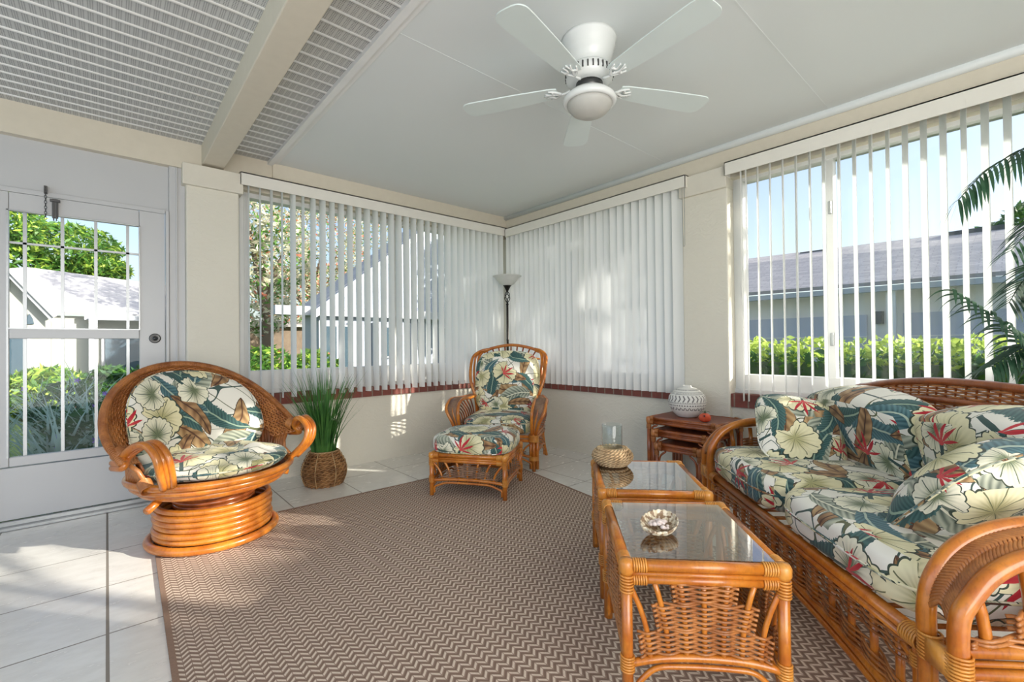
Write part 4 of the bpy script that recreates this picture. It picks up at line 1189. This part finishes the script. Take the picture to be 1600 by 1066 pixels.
# ================================================================== POTTED GRASS
t = empty('potted_grass', (1.37, 3.95, 0)); tag(t, 'artificial tall onion grass in a woven basket pot under the left window', 'plant')
mb = MB()
def pr_(z): q = z / .275; return .122 + .052 * math.sin(math.pi * min(1, q * .95 + .08)) - .012 * q
mb.lathe([(0, 0.0)] + [(pr_(z) - .008, z) for z in [i * .025 for i in range(12)]] + [(pr_(.275) - .03, .275), (pr_(.2) - .03, .22), (0, .22)], 40)
for j in range(10):
    z = .014 + j * .0272; n = 120
    for ph in (0, math.pi):
        mb.tube([((pr_(z) + .006 * math.cos(k * .5236 + ph + j)) * math.cos(2 * math.pi * k / n), (pr_(z) + .006 * math.cos(k * .5236 + ph + j)) * math.sin(2 * math.pi * k / n), z + .009 * math.sin(k * .5236 + ph + j)) for k in range(n)], .0095, 5, True)
mb.build('basket_pot', 'basket', t, True)
mb = MB()
for k in range(7):
    a = k * 2 * math.pi / 7 + .4; mb.tube([((pr_(z) + .012) * math.cos(a), (pr_(z) + .012) * math.sin(a), z) for z in [.0 + i * .0275 for i in range(11)]], .0045, 6)
mb.tube(circ((0, 0, .276), pr_(.275), 40), .007, 6, True); mb.build('rope_tie', 'rope', t, True)
mb = MB().lathe([(0, .23), (.11, .23), (.11, .2)], 20); mb.build('soil', 'soil', t)
mb = MB(); rr = random.Random(11)
for i in range(330):
    a = rr.uniform(0, 6.28); r0 = rr.uniform(0, .09); Ln = rr.uniform(.38, .80) * (1.0 if rr.random() < .8 else .7); lean = rr.uniform(.05, .42) ** 1.0 * (1 if rr.random() < .9 else 1.7)
    b = Vector((r0 * math.cos(a), r0 * math.sin(a), .22)); a2 = a + rr.uniform(-.5, .5); dv = Vector((math.cos(a2), math.sin(a2), 0))
    sd_ = Vector((-math.sin(a2 + rr.uniform(-1, 1)), math.cos(a2), 0)); w = rr.uniform(.0045, .008)
    L_, R_ = [], []
    for k in range(7):
        u = k / 6; p = b + dv * (Ln * lean * (u ** 1.7)) + Vector((0, 0, Ln * u * (1 - .25 * lean * u)))
        if b.y + 3.95 + (p - b).y > 4.22: p.y = 4.22 - 3.95
        ww = w * (1 - u) ** .6 + .0004; L_.append(p - sd_ * ww); R_.append(p + sd_ * ww)
    o = len(mb.v); mb.v += [tuple(v) for v in L_ + R_]
    for k in range(6): mb.f.append((o + k, o + k + 7, o + k + 8, o + k + 1))
mb.build('grass_blades', 'grass_green', t, fixn=False)['kind'] = 'stuff'

# ================================================================== PALM
t = empty('potted_palm', (3.22, -.36, 0)); tag(t, 'tall artificial palm with arching fronds behind the sofa back', 'plant')
MB().lathe([(0, 0), (.13, 0), (.16, .28), (.17, .3), (.15, .3), (.14, .26), (0, .25)], 28).build('pot', 'terracotta', t, True)
mb = MB().tube([(0, 0, .2), (.02, .02, .8), (0, .03, 1.6)], [.03, .025, .014], 10); mb.tube([(0, 0, .2), (-.05, .05, .7), (-.03, .06, 1.2)], .014, 8); mb.build('trunk', 'bark', t, True)
def frond(mb, pts, llen, n=26, w=.011, droop=.35):
    cv = catmull(pts, 8); m_ = len(cv); mb.tube(cv, [.005 * (1 - .7 * i / m_) for i in range(m_)], 5); fr_ = random.Random(int(llen * 1000) + n)
    for i in range(n):
        u = .10 + .90 * i / (n - 1); k = min(int(u * (m_ - 1)), m_ - 2); c = cv[k].lerp(cv[k + 1], u * (m_ - 1) - k); tg = (cv[k + 1] - cv[k]).normalized()
        sdv = tg.cross(Vector((0, 0, 1))).normalized(); ln = llen * (math.sin(math.pi * (.2 + .62 * u)) ** .7)
        for sg in (-1, 1):
            d = (sdv * sg * .75 + tg * .75 + Vector((0, 0, fr_.uniform(-.05, .2)))).normalized(); L_, R_ = [], []; dr = droop * fr_.uniform(.7, 1.35); l2 = ln * fr_.uniform(.85, 1.1)
            wd = (d.cross(Vector((0, 0, 1))).normalized() * .8 + Vector((0, 0, .5))).normalized()
            for q in range(8):
                v = q / 7; p = c + d * l2 * (v - .25 * dr * v * v) + Vector((0, 0, -dr * l2 * v * v)); ww = w * math.sin(math.pi * min(1, .10 + v * .90)) ** .7 * (1 if v < 1 else 0) + .0004
                L_.append(p - wd * ww); R_.append(p + wd * ww)
            o = len(mb.v); mb.v += [tuple(x) for x in L_ + R_]
            for q in range(7): mb.f.append((o + q, o + q + 8, o + q + 9, o + q + 1))
def W(*P): return [Vector((x * .913 - 3.22, y * .913 + .36, 1.15 + (z - 1.15) * .913)) for x, y, z in P]
tp = Vector((0, .03, 1.6))
for pts, ll, dr_, n_ in (([tp] + W((3.66, -.2, 2.06), (3.551, -.084, 2.143), (3.454, .001, 2.112), (3.309, .131, 1.998), (3.215, .222, 1.86)), .17, .75, 34),
                     ([tp] + W((3.72, -.23, 1.72), (3.60, -.12, 1.80), (3.50, -.04, 1.74), (3.40, .05, 1.60)), .19, .45, 26),
                     ([Vector((0, .05, 1.35))] + W((3.66, -.18, 1.50), (3.56, -.08, 1.54), (3.46, .01, 1.45), (3.40, .06, 1.34)), .18, .35, 24),
                     ([Vector((-.02, .05, .95))] + W((3.68, -.175, .97), (3.548, -.069, 1.05), (3.452, .016, 1.14), (3.356, .099, 1.25), (3.188, .246, 1.40)), .19, .75, 34),
                     ([Vector((-.02, .05, 1.0))] + W((3.66, -.18, 1.10), (3.54, -.06, 1.14), (3.44, .03, 1.10), (3.34, .12, 1.02)), .17, .5, 26),
                     ([Vector((-.03, .06, .8))] + W((3.65, -.17, .86), (3.452, .018, .915), (3.355, .103, .925), (3.25, .2, .92)), .12, .2, 20),
                     ([tp, (.1, -.1, 1.9), (.15, -.35, 2.0), (.15, -.6, 1.8)], .2, .8, 26),
                     ([tp, (.05, .05, 1.95), (.0, .06, 2.2), (-.1, .1, 2.32)], .2, .6, 24),
                     ([tp, (-.15, -.06, 1.8), (-.3, -.2, 1.8), (-.45, -.35, 1.6)], .2, .6, 26)):
    m_ = MB(); frond(m_, pts, ll, n_, .0085, dr_); m_.build('frond', 'palm_green', t, fixn=False)

# ================================================================== CEILING FAN
fx, fy = 1.905, 1.515
t = empty('ceiling_fan', (fx, fy, 0)); tag(t, 'white five blade flush mount ceiling fan with frosted light bowl', 'ceiling fan')
MB().lathe([(0, 2.75), (.143, 2.75), (.143, 2.735), (.136, 2.72), (.135, 2.70), (.128, 2.69), (.127, 2.675), (.112, 2.63), (.095, 2.60), (.0, 2.60)], 48).build('canopy', 'fanwhite', t, True)
mb = MB().lathe([(0, 2.605), (.10, 2.605), (.118, 2.585), (.125, 2.555), (.118, 2.53), (.09, 2.52), (.0, 2.52)], 48); mb.build('motor_housing', 'fanwhite', t, True)
mb = MB()
for k in range(30):
    a = 2 * math.pi * k / 30; mt = Matrix.Rotation(a, 4, 'Z'); mb.box((.1195, -.0035, 2.545), (.1265, .0035, 2.578), mt)
mb.build('vent_slot', 'steel', t)
mb = MB().lathe([(0, 2.52), (.07, 2.52), (.07, 2.478), (.0, 2.47)], 24); mb.build('switch_housing', 'steel', t, True)
mb = MB().lathe([(0, 2.475), (.06, 2.475), (.11, 2.465), (.137, 2.44), (.14, 2.425), (.132, 2.412), (.118, 2.412), (.11, 2.42), (0, 2.42)], 48); mb.build('light_ring', 'fanwhite', t, True)
mb = MB().lathe([(.118, 2.418), (.112, 2.395), (.09, 2.37), (.055, 2.352), (.0, 2.345)], 40); mb.build('light_bowl', 'frost', t, True)
bmb = None
for k in range(5):
    a = R(119 + 72 * k); mt = Matrix.Rotation(a, 4, 'Z') @ Matrix.Translation((0, 0, 2.505)) @ Matrix.Rotation(R(-3), 4, 'X')
    mb = MB(); poly = []
    for q in range(9):
        th = math.pi / 2 * q / 8; poly.append((.66 + .055 * math.sin(th) , .079 * math.cos(th) ** .6))
    out = [(.17, .045), (.20, .055), (.4, .070), (.62, .079)] + poly
    full = out + [(x, -y) for x, y in out[::-1]]
    mb.prism(full, -.003, .003, 'z'); mb.v = [tuple(mt @ Vector(v)) for v in mb.v]
    mb.build('fan_blade', 'fanblade', t)
    mb = MB()
    for pts in ([(.10, 0, -.002), (.14, 0, -.012), (.18, .0, -.008)], [(.15, .0, -.01), (.18, .028, -.008), (.215, .042, -.006)], [(.15, 0, -.01), (.18, -.028, -.008), (.215, -.042, -.006)], [(.16, 0, -.008), (.2, .012, -.01), (.245, 0, -.006)], [(.19, .035, -.008), (.2, .012, -.01), (.235, .02, -.006)], [(.19, -.035, -.008), (.2, -.012, -.01), (.235, -.02, -.006)]):
        mb.tube(catmull(pts, 4), [.008 - .004 * i / 8 for i in range(9)], 7)
    mb.v = [tuple(mt @ Vector(v)) for v in mb.v]; mb.build('blade_bracket', 'fanwhite', t, True)

# ================================================================== RUG
poly = [(.205, 3.49), (2.93, 3.43), (2.30, -.30), (.10, -.60)]
rg = empty('area_rug', (0, 0, 0)); tag(rg, 'brown and cream herringbone area rug on the tile floor', 'rug')
MB().prism(poly, .0005, .008, 'z').build('rug_field', 'rug', rg)
mb = MB(); cpt = (1.4, 1.5); ins = [(x + (.02 if x < cpt[0] else -.02), y + (.02 if y < cpt[1] else -.02)) for x, y in poly]
for i in range(4):
    j = (i + 1) % 4; mb.prism([poly[i], poly[j], ins[j], ins[i]], .0006, .0092, 'z')
mb.build('rug_edging', 'rug_edge', rg)

# small outlet box low behind the nest of tables
tag(MB().box((XB - .045, 1.50, .20), (XB, 1.56, .32)).build('outlet_box', 'cream_box', bevel=.004), 'small cream outlet box on the right wall beyond the nesting tables', 'outlet')

# ================================================================== OUTSIDE
def leaves(mb, c, rad, n, size, rng, shell=.45, elong=1.6, flat=.0):
    c = Vector(c)
    for i in range(n):
        while True:
            d = Vector((rng.uniform(-1, 1), rng.uniform(-1, 1), rng.uniform(-1, 1)))
            if .01 < d.length < 1: break
        d = d.normalized() * (d.length ** shell); p = c + Vector((d.x * rad[0], d.y * rad[1], d.z * rad[2]))
        a = Vector((rng.uniform(-1, 1), rng.uniform(-1, 1), rng.uniform(-.6, 1))).normalized(); b = a.cross(Vector((rng.uniform(-1, 1), rng.uniform(-1, 1), rng.uniform(-1, 1)))).normalized()
        s = size * rng.uniform(.6, 1.3); o = len(mb.v)
        mb.v += [tuple(p - a * s * elong), tuple(p + b * s * .5), tuple(p + a * s * elong), tuple(p - b * s * .5)]; mb.f.append((o, o + 1, o + 2, o + 3))
def bush(name, label, cat, blobs, mats, n, size, seed, flower=None, group=None, stems=True):
    rng = random.Random(seed); c0 = blobs[0][0]
    root = empty(name, (c0[0], c0[1], -.2)); tag(root, label, cat, group)
    off = Vector((-c0[0], -c0[1], .2))
    for mi, mt in enumerate(mats):
        mb = MB()
        for c, rad in blobs: leaves(mb, Vector(c) + off, rad, int(n / len(mats)), size, rng)
        mb.build('foliage', mt, root, fixn=False)
    if flower:
        mb = MB()
        for c, rad in blobs: leaves(mb, Vector(c) + off, (rad[0] * 1.05, rad[1] * 1.05, rad[2] * 1.05), flower[1], flower[2], rng, .15, 1)
        mb.build('flower', flower[0], root, fixn=False)
    if stems:
        mb = MB()
        for c, rad in blobs:
            c = Vector(c) + off; mb.tube([(c.x, c.y, 0), (c.x + .03, c.y, c.z)], .05 * max(.4, rad[0]), 7)
        mb.build('stem', 'bark', root, True)
    return root

# house seen through the door: gable at the left, long low roof
def house_a():
    h = empty('house', (-1.3, 15, -.2)); tag(h, 'cream neighbouring house with a pale shingle roof and pointed gable beyond the door', 'house')
    o = Vector((1.3, -15, .2))
    def T(mb): mb.v = [tuple(Vector(v) + o) for v in mb.v]; return mb
    T(MB().box((-4.5, 15.1, -.2), (-.31, 20, 1.95)).box((-.3, 15.4, -.2), (2.0, 20, 1.98))).build('wall', 'house_cream', h)
    mb = MB().prism([(-3.1, 1.7), (-1.56, 2.72), (-.95, 1.85), (-.95, -.2), (-3.1, -.2)], 14.6, 15.1, 'y'); T(mb).build('gable_wall', 'house_cream', h)
    mb = MB(); a, b = Vector((-1.56, 14.4, 2.84)), Vector((-.88, 14.4, 1.86))
    mb.add([a, b, b + Vector((0, .2, .0)), a + Vector((0, 6, 0)), a - Vector((0, 0, .14)), b - Vector((0, 0, .14))], [(0, 1, 5, 4)]); T(mb).build('fascia', 'house_white', h)
    mb = MB(); e0, e1 = Vector((-.95, 14.9, 2.0)), Vector((2.3, 14.9, 1.98)); r0, r1 = Vector((-1.6, 17.2, 3.28)), Vector((2.3, 17.2, 2.95))
    mb.add([e0, e1, r1, r0], [(0, 1, 2, 3)]); mb.add([Vector((-1.56, 14.35, 2.86)), Vector((-.86, 14.35, 1.88)), Vector((-.86, 15.2, 2.05)), Vector((-1.56, 17.2, 3.28))], [(0, 1, 2, 3)])
    mb.add([Vector((-1.56, 14.35, 2.86)), Vector((-3.2, 14.35, 1.6)), Vector((-3.2, 17.2, 1.7)), Vector((-1.56, 17.2, 3.28))], [(0, 1, 2, 3)])
    T(mb).build('roof', 'shingle_pale', h, uv=lambda co, no: (co.x, co.y), solid=.06)
    T(MB().box((-.4, 14.86, 1.86), (2.3, 14.95, 1.98))).build('gutter', 'house_white', h)
    T(MB().box((-.32, 14.8, -.2), (-.18, 14.95, 1.9))).build('column', 'house_white', h)
    for x in (-.1, -1.9):
        f = T(MB().box((x, 15.33, .35) if x > -1 else (x, 14.53, .3), (x + .8, 15.42, 1.6) if x > -1 else (x + .62, 14.62, 1.5))).build('window', 'house_white', h)
        T(MB().box((x + .07, 15.30, .42) if x > -1 else (x + .07, 14.50, .37), (x + .73, 15.34, 1.53) if x > -1 else (x + .55, 14.54, 1.43))).build('pane', 'darkglass', f)
    mb = MB().prism([(-1.34, 1.72), (-1.32, 1.84), (-1.27, 1.95), (-1.22, 1.84), (-1.20, 1.72)], 14.55, 14.6, 'y'); T(mb).build('gable_vent', 'darkglass', h)
house_a()
# white gabled house beyond the left window
def house_b():
    h = empty('house', (5.4, 9.4, -.2)); tag(h, 'white neighbouring house with a steep gable and blue-tinted sliding windows beyond the left blind', 'house')
    o = Vector((-5.2, -9.4, .2))
    def T(mb): mb.v = [tuple(Vector(v) + o) for v in mb.v]; return mb
    # gable in the plane y = 9
    T(MB().prism([(2.95, -.2), (2.95, 1.93), (7.0, 5.10), (11, 1.93), (11, -.2)], 9.3, 9.5, 'y')).build('gable_wall', 'house_blue', h)
    T(MB().box((2.95, 9.5, -.2), (11, 10.3, 1.9))).build('wall', 'house_white', h)
    mb = MB(); mb.prism([(2.75, 1.70), (2.75, 1.86), (7.0, 5.32), (11.3, 1.9), (11.3, 1.72), (7.0, 5.12)], 8.9, 9.05, 'y'); T(mb).build('fascia', 'house_white', h)
    mb = MB().prism([(2.75, 1.80), (2.75, 1.88), (7.0, 5.34), (11.3, 1.9), (11.3, 1.84), (7.0, 5.26)], 9.05, 10.4, 'y'); T(mb).build('roof', 'shingle_pale', h, uv=lambda co, no: (co.x, co.y))
    T(MB().box((2.1, 9.1, 1.76), (7.2, 9.29, 1.93))).build('beam', 'house_white', h)
    for x in (2.95, 3.62, 4.1, 5.0, 6.3): T(MB().box((x - .06, 9.15, -.2), (x + .06, 9.28, 1.66))).build('post', 'house_white', h)
    for x0, x1, z0, z1 in ((3.02, 3.3, .0, 1.6), (3.35, 3.58, .0, 1.6), (4.2, 4.5, .9, 1.6), (5.7, 6.15, .35, 1.6), (6.4, 7.4, .35, 1.6)):
        f = T(MB().box((x0, 9.24, z0), (x1, 9.32, z1))).build('window', 'house_white', h)
        T(MB().box((x0 + .04, 9.22, z0 + .04), (x1 - .04, 9.25, z1 - .04))).build('pane', 'darkglass', f)
house_b()
# darker house far left of it
h = empty('house', (5.2, 21, -.2)); tag(h, 'dim low house with brown walls far behind the flowering tree', 'house')
MB().box((-2.2, -.4, 0), (3, .4, 2.2)).build('wall', 'bark', h)
MB().prism([(-2.5, 2.2), (3.3, 2.2), (3.3, 2.45), (-2.5, 2.45)], -.8, .6, 'y').build('roof', 'shingle_grey', h, uv=lambda co, no: (co.x, co.y))
# long house beyond the right window
def house_c():
    h = empty('house', (12.3, 0, -.2)); tag(h, 'long low house with grey shingle roof and garage doors beyond the right window', 'house')
    MB().box((0, -14, 0), (6, 12, 2.5)).build('wall', 'house_tan', h)
    mb = MB(); mb.add([(-.5, -14.5, 2.45), (-.5, 12.5, 2.58), (3.2, 12.5, 4.15), (3.2, -14.5, 3.62)], [(0, 1, 2, 3)]); mb.build('roof', 'shingle_grey', h, uv=lambda co, no: (co.y, co.x), solid=.08)
    MB().box((-.58, -14.5, 2.36), (-.46, 12.5, 2.47)).build('gutter', 'house_white', h)
    for y0, y1 in ((2.3, 4.9), (-1.6, 1.7), (-6, -2.4)):
        f = MB().box((-.06, y0, 0), (.02, y1, 1.92)).build('garage_door', 'garage', h)
        mb = MB()
        for z in (.48, .96, 1.44): mb.box((-.07, y0, z), (-.05, y1, z + .02))
        mb.build('door_seam', 'house_tan', f)
    for y0, y1 in ((3.5, 4.4), (.2, 1.3)): MB().box((2.9, y0, 3.83), (3.3, y1, 3.97)).build('roof_vent', 'steel', h)
    MB().box((-.12, 2.02, 1.72), (0, 2.14, 1.98)).build('wall_lamp', 'steel', h)
    mb = MB().box((-.5, 1.75, 0), (-.35, 1.9, 2.4)); mb.build('column', 'house_tan', h)
house_c()

# hedges and shrubs
hd = empty('hedge', (6.9, 2, -.12)); tag(hd, 'clipped green hedge with bright tops below the right window view', 'hedge')
rng = random.Random(21)
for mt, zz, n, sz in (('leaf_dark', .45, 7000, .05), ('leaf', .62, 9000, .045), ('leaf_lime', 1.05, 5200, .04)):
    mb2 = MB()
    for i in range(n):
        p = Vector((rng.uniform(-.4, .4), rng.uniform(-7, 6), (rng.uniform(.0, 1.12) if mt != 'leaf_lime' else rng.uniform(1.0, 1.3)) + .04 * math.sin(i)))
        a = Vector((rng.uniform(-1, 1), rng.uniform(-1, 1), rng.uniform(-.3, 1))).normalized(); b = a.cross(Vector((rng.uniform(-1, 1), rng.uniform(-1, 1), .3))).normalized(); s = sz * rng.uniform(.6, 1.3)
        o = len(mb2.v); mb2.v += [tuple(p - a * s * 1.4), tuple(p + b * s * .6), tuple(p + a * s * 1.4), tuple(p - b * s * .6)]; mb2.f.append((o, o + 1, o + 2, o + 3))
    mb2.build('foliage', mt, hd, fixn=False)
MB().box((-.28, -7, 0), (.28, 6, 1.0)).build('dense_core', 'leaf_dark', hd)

bush('shrub', 'yellow-green shrub row against the cream house beyond the door', 'shrub', [((-1.9, 12.6, .25), (.8, .5, .5)), ((-.9, 12.8, .3), (.7, .5, .5)), ((-2.9, 12.5, .35), (.8, .5, .7))], ['leaf_lime', 'leaf'], 1500, .07, 1)
bush('shrub', 'dark green clipped shrub beside the cream house seen through the door', 'shrub', [((.05, 12.9, .3), (.5, .4, .5)), ((.85, 12.9, .35), (.6, .4, .5))], ['leaf', 'leaf_dark'], 1500, .06, 2)
tag(MB().lathe([(0, 0), (.1, 0), (.14, .24), (.16, .24), (.16, .28), (0, .28)], 20, (-.38, 12.0, -.2)).build('flower_pot', 'terracotta', smooth=True), 'terracotta flower pot on the lawn between the shrubs outside', 'pot')
# strappy violet flowering plants close to the door
def strappy(c, n, L, seed, label):
    rng = random.Random(seed); t = empty('flowering_plant', (c[0], c[1], -.2)); tag(t, label, 'plant')
    mb = MB()
    for i in range(n):
        a = rng.uniform(0, 6.28); b = Vector((rng.uniform(-.3, .3), rng.uniform(-.25, .25), rng.uniform(0, .3))); ln = L * rng.uniform(.5, 1.1); le = rng.uniform(.3, .9); dv = Vector((math.cos(a), math.sin(a), 0)); sdv = Vector((-math.sin(a), math.cos(a), 0)); w = .014
        pts = [b + dv * ln * le * u ** 1.4 + Vector((0, 0, ln * (u - .45 * le * u * u))) for u in (0, .25, .5, .75, 1)]
        o = len(mb.v)
        for k, p in enumerate(pts): ww = 1.5 * w * (1 - k / 4.2); mb.v += [tuple(p - sdv * ww), tuple(p + sdv * ww)]
        for k in range(4): mb.f.append((o + 2 * k, o + 2 * k + 1, o + 2 * k + 3, o + 2 * k + 2))
    mb.build('foliage', 'leaf_blue', t, fixn=False)
    mb = MB(); leaves(mb, (0, 0, L * .5), (.35, .3, L * .4), 500, .045, rng); mb.build('foliage', 'leaf_dark', t, fixn=False)
    mb = MB()
    for i in range(7):
        p = Vector((rng.uniform(-.4, .4), rng.uniform(-.4, .1), L * rng.uniform(.3, .95)))
        for k in range(5): 
            a = k * 1.257; mb.grid(lambda u, v: tuple(p + Vector((math.cos(a) * .03 * u - math.sin(a) * .014 * (v - .5), -.01 * u, math.sin(a) * .03 * u + math.cos(a) * .014 * (v - .5)))), 2, 2)
    mb.build('flower', 'flower_violet', t, fixn=False)
strappy((-1.1, 6.1), 170, 1.0, 31, 'strappy violet-flowered plant at the left side of the door glass')
strappy((-.1, 5.3), 170, .95, 32, 'strappy violet-flowered plant in the middle of the door glass')
strappy((.95, 6.1), 170, 1.05, 33, 'strappy violet-flowered plant behind the swivel chair outside the door')
strappy((-.35, 7.7), 170, 1.1, 34, 'strappy violet-flowered plant second row behind the others')
bush('shrub', 'leafy shrub with coral blossoms outside the left window', 'shrub', [((1.9, 8.0, .45), (.55, .5, .72)), ((2.65, 8.1, .4), (.6, .5, .7)), ((3.3, 8.0, .15), (.4, .4, .5))], ['leaf', 'leaf_lime', 'leaf'], 2600, .045, 5, ('flower_coral', 22, .055))
# trees
def tree(label, base, h, blobs, mats, n, size, seed, flower=None, trunk=.14):
    rng = random.Random(seed); t = empty('tree', (base[0], base[1], -.2)); tag(t, label, 'tree')
    mb = MB(); mb.tube([(0, 0, 0), (.1, 0, h * .35), (.0, .1, h * .6)], [trunk, trunk * .8, trunk * .5], 9)
    for c, rad in blobs: mb.tube(catmull([(.05, 0, h * .35), (c[0] * .5, c[1] * .5, (h * .4 + c[2]) / 2), c], 4), [trunk * .5 * (1 - i / 12) + .01 for i in range(9)], 6)
    mb.build('trunk', 'bark', t, True)
    for mt in mats:
        mb = MB()
        for c, rad in blobs: leaves(mb, c, rad, int(n / len(mats)), size, rng, .5)
        mb.build('foliage', mt, t, fixn=False)
    if flower:
        mb = MB()
        for c, rad in blobs: leaves(mb, c, rad, flower[1], flower[2], rng, .3, 1)
        mb.build('blossom', flower[0], t, fixn=False)
tree('broad green tree rising behind the cream house beyond the door', (-3.6, 22, 0), 6, [((-1.4, 0, 5.2), (1.7, 1.2, 1.0)), ((.6, 0, 5.4), (1.6, 1.2, 1.0)), ((2.6, 0, 4.9), (1.5, 1.2, .8)), ((1.0, 0, 4.1), (1.8, 1, .7)), ((-1.5, 0, 3.8), (1.8, 1, .9)), ((3.4, 0, 4.2), (.9, .9, .5)), ((-.5, 0, 6.6), (1.8, 1.2, .9))], ['leaf', 'leaf_lime', 'leaf'], 2300, .085, 41)
tree('tall bottlebrush tree with drooping pinkish red blossoms beyond the left window', (5.4, 17, 0), 7, [((-1.2, 0, 4.6), (1.3, 1, 1.6)), ((.6, 0, 5.2), (1.5, 1, 1.7)), ((-.6, 0, 3.2), (1.3, 1, 1.0)), ((1.1, 0, 3.3), (1.2, .9, 1.2)), ((2.4, 0, 4.8), (1.5, 1, 1.5)), ((-.2, .3, 7.0), (2.2, 1, 1.2))], ['leaf_olive', 'leaf_olive', 'leaf_olive', 'leaf'], 2600, .05, 42, ('flower_coral', 300, .06))
tree('pale feathery tree at the far left of the left window', (2.9, 12.6, 0), 6, [((0, 0, 2.6), (.7, .6, 1.0)), ((.5, 0, 3.8), (.8, .6, 1)), ((-.3, 0, 4.4), (.8, .6, .9))], ['leaf_olive', 'leaf_olive', 'leaf'], 800, .06, 44, ('flower_coral', 60, .06))
tree('green palm-like tree between the white gable and the corner', (6.6, 8.3, 0), 5, [((.1, 0, 2.6), (.5, .4, .8)), ((.2, 0, 3.6), (.6, .4, .7)), ((-.3, 0, 2.0), (.4, .4, .5))], ['leaf', 'leaf_lime'], 700, .07, 45, trunk=.09)
tree('distant dark treetop above the long grey roof', (24, .8, 0), 6, [((0, 0, 4.9), (1.4, .8, .6)), ((0, -1.6, 5.4), (1.4, 1.5, .9))], ['leaf', 'leaf_dark'], 900, .14, 46)

tree('sparse shade tree right of the house that dapples the low sun', (8.6, -7.6, 0), 6, [((.3, .2, 2.7), (2.0, 2.0, .8)), ((-1.4, 1.6, 2.6), (1.4, 1.4, .75))], ['leaf', 'leaf_dark'], 2600, .13, 51, ('leaf', 60, .12))
tree('sparse shade tree right of the house nearer the corner', (8.4, -3.4, 0), 6, [((0, .2, 3.9), (1.1, 1.0, .8)), ((-1.0, 1.8, 4.3), (.7, .7, .5))], ['leaf', 'leaf_dark'], 170, .13, 52)
